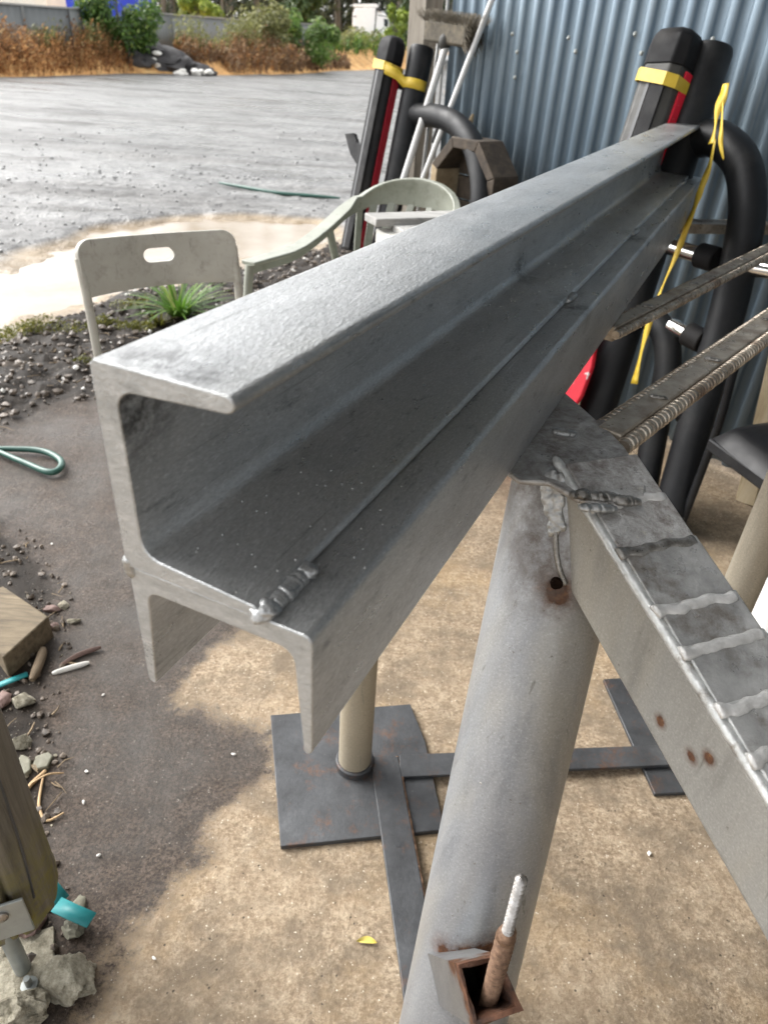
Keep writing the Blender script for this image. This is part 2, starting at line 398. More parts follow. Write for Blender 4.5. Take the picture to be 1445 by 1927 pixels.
M['leaf_forest2'] = mk_leaf('lighter_forest_leaf', [(0., (.04, .07, .025)), (.6, (.07, .12, .035)), (1., (.13, .18, .05))])
M['trunk'] = simple('grey_bark', (.06, .055, .045), (.17, .16, .135), 2, (.8, .9), 0, .3, 12, .02, (1, 1, .2))
M['grass_tuft'] = mk_leaf('lush_blade', [(0., (.05, .12, .012)), (.55, (.12, .26, .03)), (.85, (.22, .36, .06)), (1., (.36, .34, .14))])
M['moss'] = mk_leaf('moss_sprig', [(0., (.08, .085, .012)), (.6, (.17, .17, .03)), (1., (.27, .25, .06))])
M['flower'] = simple('white_petal', (.7, .7, .72), (.85, .85, .86), 5, (.5, .6), 0, .05, 20, .001)

# ------------------------------------------------------------------ ground (one sheet to the horizon)
def gp(*pix): return np.array([[*atz(*p)[:2]] for p in pix])
def sdf(P, poly):
    """signed distance, negative inside; P (n,2)"""
    n = len(poly); d = np.full(len(P), 1e9); ins = np.zeros(len(P), bool)
    for i in range(n):
        a = poly[i]; b = poly[(i + 1) % n]; e = b - a; w = P - a
        t = np.clip((w @ e) / (e @ e), 0, 1); q = w - t[:, None] * e
        d = np.minimum(d, (q ** 2).sum(1))
        c = ((a[1] <= P[:, 1]) != (b[1] <= P[:, 1]))
        with np.errstate(divide='ignore', invalid='ignore'):
            xi = a[0] + (P[:, 1] - a[1]) * e[0] / (e[1] if e[1] else 1e-9)
        ins ^= c & (P[:, 0] < xi)
    d = np.sqrt(d); return np.where(ins, -d, d)
def axis_coords(lo, hi, flo, fhi, step, g=1.12):
    a = list(np.arange(flo, fhi, step)); s = step; x = a[-1]
    while x < hi: s *= g; x += s; a.append(x)
    s = step; x = a[0]; b = []
    while x > lo: s *= g; x -= s; b.append(x)
    return np.array(b[::-1] + a)
SOIL = gp((-260, 900), (-120, 690), (0, 655), (60, 615), (150, 592), (230, 552), (330, 540), (480, 505), (600, 470), (700, 450), (740, 480), (640, 540), (480, 590), (330, 640), (215, 690), (180, 745), (70, 770), (0, 800), (-150, 960))
DEBRIS = gp((-300, 960), (0, 985), (55, 1040), (105, 1120), (100, 1230), (70, 1330), (90, 1430), (80, 1500), (60, 1640), (120, 1760), (70, 1900), (-200, 1900))
PUDDLE = gp((-420, 600), (-250, 520), (0, 492), (110, 455), (200, 425), (330, 408), (450, 402), (600, 412), (640, 440), (590, 468), (470, 488), (330, 528), (215, 548), (90, 590), (0, 618), (-200, 640))
WETPOLY = np.vstack([gp((-900, 900), (-300, 780), (0, 760), (100, 745), (210, 700), (360, 640), (520, 600)),
                     gp((520, 900), (500, 1140), (330, 1275), (325, 1330), (400, 1345), (520, 1375), (505, 1450), (395, 1560), (370, 1620), (290, 1700), (195, 1800), (150, 1900), (60, 2050), (-900, 2300))])
YARD = np.vstack([gp((-420, 700), (-120, 665), (0, 625), (100, 598), (220, 550), (340, 528), (480, 497), (640, 455), (760, 430), (900, 420)),
                  np.array([[1.2, 30], [60, 200], [-300, 200], [-300, 3.0]])])
xs = axis_coords(-260, 160, -3.4, 2.4, .03); ys = axis_coords(-30, 420, .35, 8.5, .035, 1.10)
GX, GY = np.meshgrid(xs, ys); P2 = np.stack([GX.ravel(), GY.ravel()], 1)
ds, dd, dp, dw, dy = (sdf(P2, q) for q in (SOIL, DEBRIS, PUDDLE, WETPOLY, YARD))
n1 = np.array([noise.noise(Vector((x * 2.2, y * 2.2, 0))) for x, y in P2]); n2 = np.array([noise.noise(Vector((x * 9, y * 9, 5))) for x, y in P2]); n3 = np.array([noise.noise(Vector((x * 22, y * 22, 9))) for x, y in P2])
near = np.exp(-np.hypot(P2[:, 0], P2[:, 1]) / 14)
def sm(d, w): return np.clip(.5 - d / (2 * w), 0, 1)
soil = np.maximum(sm(ds + .07 * n2 + .05 * n1, .07), .85 * sm(dd + .06 * n2, .06))
yard = sm(dy + .1 * n1 + .05 * n2, .08)
pud = sm(dp + .16 * n1 + .05 * n2, .16)
wet = sm(dw + .02 * n1 + .03 * n2 + .045 * n3, .10)
z = soil * (.028 + .03 * n2 + .022 * n3 + .012 * n1) * (ds < .3) + (1 - soil) * .0 + .85 * sm(dd, .06) * (.006 + .010 * n2 + .006 * n3)
z = z + yard * (1 - soil) * (.010 + .022 * n1 + .010 * n2) - pud * .075 * (1 - .5 * soil)
z = z + .0015 * n2
me = bpy.data.meshes.new('ground')
nx, ny = len(xs), len(ys)
idx = np.arange(nx * ny).reshape(ny, nx)
faces = np.stack([idx[:-1, :-1].ravel(), idx[:-1, 1:].ravel(), idx[1:, 1:].ravel(), idx[1:, :-1].ravel()], 1)
me.from_pydata(np.column_stack([P2, z]).tolist(), [], faces.tolist()); me.update()
for nm, arr in (('soil', soil), ('yard', yard), ('wet', wet), ('pud', pud)):
    a = me.attributes.new(nm, 'FLOAT', 'POINT'); a.data.foreach_set('value', arr.astype(np.float32))
for p in me.polygons: p.use_smooth = True
def mk_ground():
    k = NT('ground_surface')
    A = {q: k.attr(q).outputs['Fac'] for q in ('soil', 'yard', 'wet', 'pud')}
    # bare concrete
    fine = k.noise(120, 5, .75); mid = k.noise(34, 9, .78); big = k.noise(6.5, 8, .7)
    c = k.ramp(mid, [(.28, (.15, .103, .064)), (.48, (.30, .228, .152)), (.70, (.47, .385, .275))])
    gm = k.ramp(k.noise(3.1, 5, .6), [(.36, .28), (.62, .8)])
    c = k.mix(k.math('MULTIPLY', gm, k.ramp(fine, [(.38, 1.), (.52, 0.)])), c, (.11, .074, .044))
    c = k.mix(k.math('MULTIPLY', gm, k.ramp(fine, [(.54, 0.), (.68, .8)])), c, (.60, .50, .37))
    c = k.mix(k.ramp(big, [(.44, 0.), (.62, .8)]), c, (.14, .108, .074)); c = k.mix(k.ramp(k.noise(1.7, 6, .7), [(.5, 0.), (.7, .55)]), c, (.40, .27, .13))
    ag = k.voro(150); agm = k.math('MULTIPLY', k.ramp(ag.outputs['Distance'], [(.16, 1.), (.26, 0.)]), k.ramp(k.noise(60, 3, .6), [(.56, 0.), (.62, 1.)]))
    c = k.mix(agm, c, (.56, .50, .40))
    pit = k.math('MULTIPLY', k.ramp(k.voro(85).outputs['Distance'], [(.12, 1.), (.2, 0.)]), k.ramp(k.noise(24, 4, .6), [(.55, 0.), (.62, 1.)]))
    c = k.mix(pit, c, (.09, .07, .05))
    # wet concrete
    wm = k.math('ADD', A['wet'], k.math('ADD', k.math('MULTIPLY', k.math('SUBTRACT', mid, .5), .9), k.math('MULTIPLY', k.math('SUBTRACT', fine, .5), .5))); wm = k.ramp(wm, [(.36, 0.), (.60, 1.)])
    wc = k.ramp(k.noise(22, 9, .8), [(.30, (.028, .019, .0135)), (.5, (.085, .062, .047)), (.68, (.165, .126, .099))])
    wc = k.mix(k.ramp(k.noise(150, 5, .7), [(.40, .85), (.54, 0.)]), wc, (.020, .0145, .0105))
    wc = k.mix(k.ramp(fine, [(.40, .7), (.50, 0.)]), wc, (.024, .017, .012)); wc = k.mix(k.ramp(fine, [(.56, 0.), (.68, .5)]), wc, (.17, .135, .105))
    wc = k.mix(k.ramp(k.noise(2.6, 6, .65), [(.40, 0.), (.66, .75)]), wc, (.088, .083, .077))
    wc = k.mix(agm, wc, (.22, .2, .17))
    c = k.mix(wm, c, wc)
    # yard gravel
    gv = k.voro(34); gc = k.ramp(k.noise(30, 8, .75), [(.28, (.042, .041, .040)), (.5, (.108, .107, .104)), (.70, (.23, .227, .22))])
    gc = k.mix(k.ramp(gv.outputs['Color'], [(.3, 0.), (.9, .5)]), gc, (.30, .295, .28))
    tracks = k.math('MAXIMUM', k.ramp(k.noise(1.3, 10, .78, k.coord((.55, 1.2, 1))), [(.46, 0.), (.60, .75)]), k.ramp(k.noise(.5, 9, .75, k.coord((.22, 1.3, 1))), [(.50, 0.), (.60, .8)]))
    gc = k.mix(tracks, gc, (.042, .040, .037))
    c = k.mix(A['yard'], c, gc)
    # silty puddle bed
    pb = k.ramp(k.noise(5, 8, .7), [(.3, (.16, .115, .065)), (.7, (.30, .235, .155))])
    c = k.mix(k.ramp(A['pud'], [(.1, 0.), (.4, 1.)]), c, pb)
    # soil
    sc = k.ramp(k.noise(34, 8, .75), [(.3, (.007, .005, .0035)), (.55, (.022, .0165, .012)), (.8, (.06, .048, .036))])
    sc = k.mix(agm, sc, (.28, .26, .22))
    smask = k.ramp(k.math('ADD', A['soil'], k.math('MULTIPLY', k.math('SUBTRACT', mid, .5), .5)), [(.35, 0.), (.6, 1.)])
    c = k.mix(smask, c, sc)
    # roughness
    r = k.ramp(fine, [(.3, .72), (.7, .88)])
    rw = k.ramp(k.noise(3.2, 7, .7), [(.36, .2), (.6, .55)])
    r = k.mix(wm, r, rw)
    ry = k.ramp(k.noise(.7, 10, .78, k.coord((.3, 1.4, 1))), [(.40, .20), (.50, .42), (.58, .72)])
    r = k.mix(A['yard'], r, ry); r = k.mix(smask, r, (.6, .6, .6))
    h = k.math('ADD', k.math('MULTIPLY', fine, .5), k.math('MULTIPLY', mid, 1.3))
    h = k.math('ADD', h, k.math('MULTIPLY', k.math('MULTIPLY', gv.outputs['Distance'], A['yard']), 1.1))
    h = k.math('SUBTRACT', h, k.math('MULTIPLY', pit, .5))
    nb = k.bump(h, .75, .006)
    sp_ = k.mix(wm, (.35, .35, .35), (.13, .13, .13)); sp_ = k.mix(smask, sp_, (.15, .15, .15)); sp_ = k.mix(A['yard'], sp_, (.32, .32, .32))
    return k.set(color=c, rough=r, normal=nb, spec=sp_)
M['ground'] = mk_ground(); me.materials.append(M['ground'])
g = bpy.data.objects.new('ground', me); COL.objects.link(g); tag(g, kind='structure')
# puddle water
def mk_water():
    k = NT('muddy_water')
    k.set(color=(.50, .42, .31), rough=.14, spec=.24, normal=k.bump(k.noise(7, 4, .6), .05, .01))
    c = k.ramp(k.noise(1.8, 6, .65), [(.3, (.16, .11, .055)), (.6, (.24, .195, .14))]); k.link(c, k.b.inputs['Base Color'])
    return k.m
M['water'] = mk_water()
w = MB(); mnx, mny = PUDDLE.min(0) - .8; mxx, mxy = PUDDLE.max(0) + .8
w.add([(mnx, mny, -.034), (mxx, mny, -.034), (mxx, mxy, -.034), (mnx, mxy, -.034)], [(0, 1, 2, 3)])
tag(w.build('puddle_water', M['water'], smooth=0), kind='structure')
# ------------------------------------------------------------------ the beam
AX = Vector((ray(1492, 132).x, ray(1492, 132).y, 0)).normalized(); SD = Vector((AX.y, -AX.x, 0))
ZB = .88
KS = (H - ZB) / .5     # everything on the trestle was measured at .5 m below the lens
def sc3(p): return EYE + (Vector(p) - EYE) * KS
P0 = atz(585, 1428, ZB)
BL = 2.92 * KS
def arc(cx_, cy_, r, a0, a1, n=5): return [(cx_ + r * math.cos(math.radians(a0 + (a1 - a0) * i / n)), cy_ + r * math.sin(math.radians(a0 + (a1 - a0) * i / n))) for i in range(n + 1)]
beam = thing('channel_beam', 'long silver primed steel beam of two welded channels across the foreground', 'steel beam', P0)
XL = -.174
def channel_upper():
    z0, z1 = .1356, .313; xt = -.055; xb = -.046; tw = .0205
    p = [(XL, z0 + .003), (XL + .003, z0), (xb, z0)]
    p += [(xb + .001, z0 + .004)] + arc(xb - .005, z0 + .004, .006, 0, 80, 3)            # bottom toe
    p += arc(XL + tw + .018, z0 + .0165 + .018, .018, 262, 182, 6)                     # inner root bottom
    p += arc(XL + tw + .016, z1 - .0185 - .016, .016, 178, 98, 6)                      # inner root top
    p += [(xt - .006, z1 - .0135)] + arc(xt - .006, z1 - .0065, .0065, -80, 85, 5)     # top toe
    p += [(XL + .004, z1), (XL, z1 - .004)]
    return p
def channel_lower():
    z1 = .134; tw = .0195
    p = [(XL + .0035, z1), (-.008, z1)] + arc(-.008, z1 - .008, .008, 85, 0, 4)
    p += [(0, .006), (-.002, .001), (-.006, 0), (-.0085, .003)]
    p += arc(-.0155 - .015, z1 - tw - .016, .0150, 4, 86, 6)
    p += arc(XL + .0155 + .013, z1 - tw - .014, .0125, 94, 176, 6)
    p += [(XL + .009, .003), (XL + .0065, 0), (XL + .002, .001), (XL, .005), (XL, z1 - .0035)]
    return p
MB().prism(channel_upper(), P0, SD * KS, Z3 * KS, AX * BL, segs=1).build('upper_channel', M['zinc'], beam, smooth=35, bevel=.0011)
MB().prism(channel_lower(), P0 + AX * .002, SD * KS, Z3 * KS, AX * (BL + .03), segs=1).build('lower_channel', M['zinc'], beam, smooth=35, bevel=.0011)
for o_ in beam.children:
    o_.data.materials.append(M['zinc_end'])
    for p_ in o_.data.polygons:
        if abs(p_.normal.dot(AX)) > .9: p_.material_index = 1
def weld(a, b, r, n, mt, parent, name='weld_bead', flat=.65, wob=.25):
    """one fused bead: a flattened run with overlapping ripples and a wandering line"""
    a = Vector(a); b = Vector(b); d = (b - a); L = d.length; d.normalize(); q = n * 6; pts = []; rs = []
    side = d.cross(Z3); side = side.normalized() if side.length > .1 else Vector((1, 0, 0)); sd = uni(0, 50)
    for i in range(q + 1):
        t = i / q; ph = (t * n) % 1.0
        w1 = noise.noise(Vector((t * L * 60 + sd, 1, 2))); w2 = noise.noise(Vector((t * L * 130 + sd, 7, 3)))
        pts.append(a + (b - a) * t + side * r * wob * 1.6 * w1 + Z3 * r * wob * .5 * w2)
        rs.append(r * (.86 + .16 * (1 - ph) ** .7 + .22 * w2) * (min(1, .35 + 4 * min(t, 1 - t)) ** .5))
    m = MB(); m.tube(pts, rs, 12, jit=.035)
    c0 = a.z
    m.v = [(x, y, pz + (z_ - pz) * flat) for (x, y, z_), pz in zip(m.v, [p.z for p in pts for _ in range(12)])]
    return m.build(name, mt, parent, smooth=180)
def bp(x, zz, t): return P0 + (SD * x + Z3 * zz + AX * t) * KS
weld(bp(-.0445, .1375, .004), bp(-.0425, .1375, .064), .0082, 9, M['zinc'], beam, flat=.7, wob=.18)
m = MB()
for c_, r_w in ((bp(-.0455, .1385, .008), .0098), (bp(-.0425, .139, .062), .0085), (bp(-.046, .1375, .016), .0080), (bp(-.0435, .139, .050), .0075)):
    m.ico(c_, r_w, 3, (1, 1, .62), .45, r_w * 900, 1.8)
m.build('weld_blob', M['zinc'], beam, smooth=180)
for t in (.95, 1.62, 2.65):
    weld(bp(-.046, .139, t), bp(-.046, .139, t + .035 + .02 * t), .008, 4, M['weld'], beam)
weld(bp(XL + .001, .143, .003), bp(XL + .001, .122, .005), .0045, 3, M['weld'], beam, flat=1)
# weld spatter specks as tiny beads
sp = MB()
for i in range(150):
    t = random.choice((uni(.0, .25), uni(.75, 1.2), uni(.9, 1.05), uni(1.3, 2.2)))
    if rnd() < .75: q = bp(uni(-.13, -.008), .1345 if False else (.1500 if False else 0), t)
    x = uni(-.14, -.004)
    zz = .134 if x > -.044 else .1525
    sp.ico(bp(x, zz, t), uni(.0006, .0013), 1)
sp.build('weld_spatter', M['weld'], beam, smooth=180)

# ------------------------------------------------------------------ trestle
tre = thing('welding_trestle', 'heavy home made steel trestle carrying the silver beam', 'trestle', Vector((.181, .58, 0)))
TOP = EYE + (sc3((.271, .895, .79)) - EYE) * 1.06; BOT = sc3((.229, .739, 0)); PR = .088 * KS * 1.05
BOT = atz(834, 2000, 0)
sock_c = atz(905, 1850, .13)
pdir = (TOP - BOT).normalized()
soc0 = onp(912, 1812, BOT + pdir * .2, Vector((-.3, -.95, 0)))
hole = oncyl(1047, 1098, TOP, TOP - BOT, PR)
capcorner = onp(985, 890, TOP, Vector((0, -1, 0)))
M['pipe'] = mk_pipe('grey_worn_pipe_paint', (.20, .21, .228), (.32, .33, .335), [])
def mk_leg_front():
    pts = [oncyl(*q, TOP, TOP - BOT, PR) for q in ((838, 1796), (855, 1804), (872, 1800), (890, 1800), (908, 1796), (926, 1788), (940, 1780), (1047, 1108), (1052, 1122))]
    return mk_pipe('grey_leg_paint_rust', (.20, .21, .228), (.32, .33, .335), [tuple(p) for p in pts], [tuple(oncyl(*q, TOP, TOP - BOT, PR)) for q in ((990, 905), (1020, 940), (1030, 1000), (1040, 1060))], rr=(.006, .034))
m = MB()
L = [BOT + (TOP - BOT) * (i / 24) for i in range(25)]
m.tube(L, PR, 40).build('leg', mk_leg_front(), tre, smooth=60, bevel=.002)
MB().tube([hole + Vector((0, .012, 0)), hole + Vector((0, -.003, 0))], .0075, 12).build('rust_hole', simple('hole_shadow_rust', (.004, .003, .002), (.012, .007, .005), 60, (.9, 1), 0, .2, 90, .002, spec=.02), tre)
# gouge on the leg
weld(oncyl(903, 1472, TOP, TOP - BOT, PR - .001), oncyl(980, 1512, TOP, TOP - BOT, PR - .001), .0032, 5, M['weld_dark'], tre, 'gouge', wob=.5)
# sloping square brace
KB = KS * .96
az, el, BW, BH = -.371, .285, .13 * KB, .138 * KB
BD = Vector((math.sin(az) * math.cos(el), math.cos(az) * math.cos(el), math.sin(el))); BS = Vector((math.cos(az), -math.sin(az), 0)); BU = BS.cross(BD)
BP = EYE + (Vector((.304, .984, .8)) - EYE) * KB
def br(t, s=0, u=0): return BP - BD * t * KB + BS * s + BU * u
M['brace'] = mk_pipe('grey_brace_paint', (.24, .236, .218), (.32, .315, .295), [tuple(br(t, -BW / 2, -.042)) for t in (.47,)] + [tuple(br(.40, -BW / 2, -.08)), tuple(br(.455, -BW / 2, -.065))], rr=(.003, .012), metal=.15, rough=(.4, .55))
MB().box(br(.55, 0, -BH / 2), (1.0 * KB, BW, BH), BD, BS, BU).build('brace', M['brace'], tre, smooth=30, bevel=.009, bseg=3)
M['weld_lip'] = simple('dull_weld_lip', (.40, .395, .38), (.70, .69, .67), 45, (.32, .5), .45, .5, 160, .002)
M['brace_edge'] = simple('worn_bright_edge', (.42, .43, .42), (.66, .67, .66), 50, (.3, .5), .5, .5, 120, .002, dirt=(.16, .13, .10), dirtscale=30, dirtrange=(.56, .72))
M['brace_top'] = simple('scuffed_steel_top', (.22, .22, .215), (.50, .50, .49), 22, (.22, .48), .45, .6, 90, .003, dirt=(.13, .105, .08), dirtscale=13, dirtrange=(.5, .68))
# worn work plates laid on top of the brace, lapped like shingles
for i, (t0, t1) in enumerate(((.035, .125), (.115, .208), (.198, .302), (.292, .362), (.352, .44), (.43, .50), (.49, .60), (.59, .72))):
    a, b = br(t0, .004, .0022), br(t1, .004, -.0008)
    c = (a + b) / 2
    MB().box(c + BS * .002, ((b - a).length, BW - .003, .005), (b - a), BS, None).build('work_plate', M['burnt'] if i < 2 else M['brace_top'] if 'brace_top' in M else M['burnt'], tre, smooth=30, bevel=.002)
def ridge(t, r, mt):
    pts = []; rs = []; sd = uni(0, 90)
    for i in range(31):
        q = i / 30; w1 = noise.noise(Vector((q * 5 + sd, 0, 0))); w2 = noise.noise(Vector((q * 14 + sd, 5, 0)))
        pts.append(br(t + .005 * w1 + .0015 * w2, -BW * .485 + BW * .97 * q, .0032 + .0004 * w2)); rs.append(r * .72 * (1 + .07 * w2 + (.25 if q < .1 else 0)))
    m = MB(); m.tube(pts, rs, 12, squash=(1, .55) if False else None)
    out = []
    for k, (x, y, z_) in enumerate(m.v):
        p = pts[k // 12]; d = Vector((x, y, z_)) - p; dt = d.dot(BD); du = d.dot(BU); out.append(tuple(p + BD * dt * 1.25 + BU * du * .75 + BS * d.dot(BS)))
    m.v = out
    m.build('weld_ridge', mt, tre, smooth=180)
for t in (.122, .205, .300, .360, .438, .497, .6): ridge(t, .0072, M['weld_lip'] if t != .205 else M['weld_dark'])
m = MB()
for i in range(90):
    t = .03 + .75 * i / 89
    m.ico(br(t, -BW / 2 + .0045, -.0035), .0060 + uni(0, .0008), 2, (2.6, 1, .9), .15, i * 1.1, 1.5, BD.to_track_quat('X', 'Z').to_matrix())
m.build('edge_weld', M['brace_edge'], tre, smooth=180)
# joint weld between leg and brace
jt = MB()
JP = [((1030, 888), (1042, 1004)), ((1042, 884), (1050, 1000)), ((1053, 890), (1058, 992)), (( 1022, 896), (1034, 965))]
for a_, b_ in JP:
    for kx in range(9):
        t0 = kx / 9; q0 = (a_[0] + (b_[0] - a_[0]) * t0 + uni(-3, 3), a_[1] + (b_[1] - a_[1]) * t0)
        q1 = (q0[0] + uni(-8, 10), q0[1] + uni(16, 26))
        A_, B_ = (oncyl(*q, TOP, TOP - BOT, PR - .0024) for q in (q0, q1))
        jt.tube([A_, A_.lerp(B_, .5) + Vector((0, -.0012, .0005)), B_], [.0036, .0056, .0036], 10, jit=.06)
jo = jt.build('joint_weld', M['weld'], tre, smooth=180)
rm_ = jo.modifiers.new('fuse', 'REMESH'); rm_.mode = 'VOXEL'; rm_.voxel_size = .0013; rm_.use_smooth_shade = True
sm2 = jo.modifiers.new('soften', 'SMOOTH'); sm2.factor = .6; sm2.iterations = 4
sm_ = [oncyl(*q, TOP, TOP - BOT, PR) for q in ((1046, 1000), (1046, 1025), (1048, 1050), (1054, 1075), (1064, 1100))]
MB().tube(bez(sm_, 5), .0035, 10, jit=.15).build('joint_seam', M['weld_dark'], tre, smooth=180)
# cap plate
cap = [(975, 903), (950, 880), (960, 820), (1010, 735), (1062, 735), (1100, 768), (1122, 788), (1140, 786), (1150, 812), (1175, 838), (1196, 868), (1219, 900), (1213, 930), (1180, 934), (1140, 950), (1085, 935), (1030, 905)]
cp = [atz(*q, ZB - .001) for q in cap]; cpm = sum(cp, Vector()) / len(cp)
m = MB(); n = len(cp)
m.add([(p.x, p.y, ZB - .002) for p in cp] + [(p.x + uni(-.003, .003), p.y + uni(-.003, .003), ZB - .010) for p in cp], [tuple(range(n)), tuple(range(2 * n - 1, n - 1, -1))] + [(i, n + i, n + (i + 1) % n, (i + 1) % n) for i in range(n)])
m.build('cap_plate', M['burnt'], tre, smooth=30, bevel=.003)
weld(atz(1040, 812, ZB), atz(1083, 818, ZB), .008, 5, M['weld'], tre)
weld(atz(1075, 930, ZB), atz(1205, 945, ZB - .004), .009, 12, M['weld_dark'], tre, wob=.5)
weld(atz(1090, 955, ZB), atz(1160, 957, ZB - .004), .007, 7, M['weld'], tre, wob=.2)
# rest bars: channel-like bars with ribbed bar welded along the edges
def restbar(a0, a1, b0, b1, ext, ribs=True, z=ZB):
    A0, A1, B0, B1 = (atz(*q, z) for q in (a0, a1, b0, b1))
    d = ((A1 - A0).normalized() + (B1 - B0).normalized()).normalized(); d.z = 0; d.normalize()
    s = Vector((d.y, -d.x, 0)); wd = ((B0 + B1) / 2 - (A0 + A1) / 2).dot(s)
    O = A0.copy(); O.z = z; Lg = (A1 - A0).dot(d) + ext
    bar = MB().box(O + d * Lg / 2 + s * (wd * (.36 if ribs else .5)) - Z3 * .016, (Lg, wd * (.62 if ribs else .8), .03), d, s, Z3).build('rest_bar', M['restbar'], tre, smooth=30, bevel=.003)
    for off in (((wd * .82), (.0)) if ribs else ()):
        st = O + s * off - Z3 * .013 + d * (-.01 if off else .02); r = wd * .175
        pts = []; rs = []
        nr = int(Lg / .0135)
        for i in range(nr):
            for q, rr in ((0, 1.0), (.66, 1.0), (.76, uni(1.09, 1.19)), (.92, uni(1.09, 1.19))):
                pts.append(st + d * (Lg * (i + q) / nr)); rs.append(r * rr)
        MB().tube(pts, rs, 14).build('ribbed_rod', M['ribbed'], bar, smooth=30)
    for t in (.12, .3, .55, .8):
        weld(O + d * Lg * t + s * wd * .2, O + d * (Lg * t + .012) + s * wd * .6, .005, 4, M['weld_dark'], bar, wob=.3)
    return bar
restbar((1120, 799), (1445, 583), (1160, 856), (1445, 638), .5)
restbar((1165, 588), (1445, 451), (1143, 620), (1445, 478), .3) if False else restbar((1130, 606), (1445, 449), (1143, 622), (1445, 478), .3)
restbar((1252, 408), (1445, 410), (1256, 419), (1445, 424), .3, ribs=False)
# rear leg and third leg
M['rear'] = mk_pipe('cream_worn_pipe', (.24, .21, .16), (.33, .30, .24), [], metal=0.0, rough=(.5, .65))
G1 = atz(667, 1445)
MB().tube([G1 + Z3 * zz for zz in (.004, .2, .5, .77)], .0345, 28).build('leg', M['rear'], tre, smooth=60)
MB().tube([G1 + Z3 * .004, G1 + Z3 * .03], .041, 24).build('leg_collar', M['darkbar'], tre, bevel=.003)
G2 = atz(1268, 1402)
MB().tube([G2 + Z3 * zz for zz in (.004, .3, .77)], .034, 28).build('leg', M['rear'], tre, smooth=60)
# base plates and floor bars
def slab(pix, z0, z1, name, mt, parent, bevel=.0015):
    ps = [atz(*q, z1) for q in pix]; n = len(ps)
    return MB().add([(p.x, p.y, z1) for p in ps] + [(p.x, p.y, z0) for p in ps], [tuple(range(n)), tuple(range(2 * n - 1, n - 1, -1))] + [(i, n + i, n + (i + 1) % n, (i + 1) % n) for i in range(n)]).build(name, mt, parent, smooth=30, bevel=bevel)
slab([(509, 1346), (772, 1325), (800, 1395), (837, 1562), (528, 1593)], .0, .012, 'base_plate', M['darkbar'], tre)
slab([(1135, 1278), (1220, 1272), (1330, 1490), (1232, 1494)], .0, .010, 'base_plate', M['darkbar'], tre)
slab([(697, 1424), (749, 1424), (812, 1760), (835, 1990), (772, 1990), (757, 1860)], .012, .022, 'floor_bar', M['darkbar'], tre)
slab([(752, 1420), (1252, 1402), (1262, 1440), (752, 1462)], .0125, .021, 'floor_bar', M['darkbar'], tre)
weld(atz(748, 1424, .018), atz(800, 1700, .018), .0042, 60, M['rust'], tre, wob=.25)
for q in ((722, 1458), (748, 1590)):
    c = atz(*q, .022); MB().tube([c + Z3 * .0006, c - Z3 * .004], .0055, 12).build('bolt_hole', M['truck_dark'], tre)
# square socket at the foot of the front leg, open end toward the viewer
SO = onp(918, 1880, BOT + pdir * .14 + Vector((.02, -.12, 0)), Vector((-.2, -.97, 0)))
sdir = Vector((.10, -.46, .88)).normalized()   # mouth direction
MC = [onp(*q, SO, sdir) for q in ((858, 1814), (938, 1796), (984, 1902), (892, 1936))]
MCc = sum(MC, Vector()) / 4
def ring(k, dep, jit=0.0, sub=4):
    out = []
    for q in range(4):
        a, b = MC[q], MC[(q + 1) % 4]
        for t in range(sub):
            p = a.lerp(b, t / sub); p = MCc + (p - MCc) * (k + uni(-jit, jit)) + sdir * (dep + uni(-jit, jit) * .03); out.append(p)
    return out
def rings(spec):
    m = MB(); vs = []
    for k, dep, jt_ in spec: vs += ring(k, dep, jt_)
    return m.add(vs, [(r * 16 + i, r * 16 + (i + 1) % 16, (r + 1) * 16 + (i + 1) % 16, (r + 1) * 16 + i) for r in range(len(spec) - 1) for i in range(16)])
k_ = mk_pipe('socket_paint', (.12, .122, .125), (.20, .205, .21), [tuple(p) for p in ring(1, 0, 0, 3)] + [tuple(p) for p in ring(1, -.03, 0, 1)[:2]], rr=(.010, .028))
rings([(1.0, -.20, 0), (1.0, -.06, 0), (1.0, 0, .015)]).build('socket', k_, tre, smooth=35)
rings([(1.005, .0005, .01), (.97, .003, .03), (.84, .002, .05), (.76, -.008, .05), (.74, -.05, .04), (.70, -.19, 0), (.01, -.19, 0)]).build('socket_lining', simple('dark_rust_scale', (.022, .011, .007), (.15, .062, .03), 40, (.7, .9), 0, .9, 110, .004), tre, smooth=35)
# threaded rod standing in the socket
rt = onp(982, 1653, SO + Vector((.01, .0, .1)), Vector((-.2, -.97, 0))); rb = onp(912, 1912, SO + Vector((0, .02, -.02)), Vector((-.2, -.97, 0))); rmid = rt + (rb - rt) * .36
tr_ = thing('threaded_rod', 'rusty threaded rod with thin bright stud leaning in the socket of the trestle leg', 'threaded rod', rb)
def threads(a, b, r0, pitch, n=14, amp=.10):
    a = Vector(a); b = Vector(b); Lg = (b - a).length; pts = []; rs = []; k = int(Lg / pitch)
    for i in range(k):
        for q, rr in ((0, 1 - amp), (.5, 1 + amp)): pts.append(a + (b - a) * ((i + q) / k)); rs.append(r0 * rr)
    pts.append(b); rs.append(r0); return pts, rs
p_, r_ = threads(rmid, rb, .0094, .0088, amp=.20); MB().tube(p_, r_, 16, jit=.03).build('rod', M['rust'], tr_, smooth=50)
p_, r_ = threads(rt, rmid, .0048, .0080, amp=.38); MB().tube(p_, r_, 12).build('stud', M['stud'], tr_, smooth=50)
MB().ico(rmid, .0115, 2, (1, 1, 1.2), .3, 4).build('coupling', M['rust'], tr_, smooth=180)

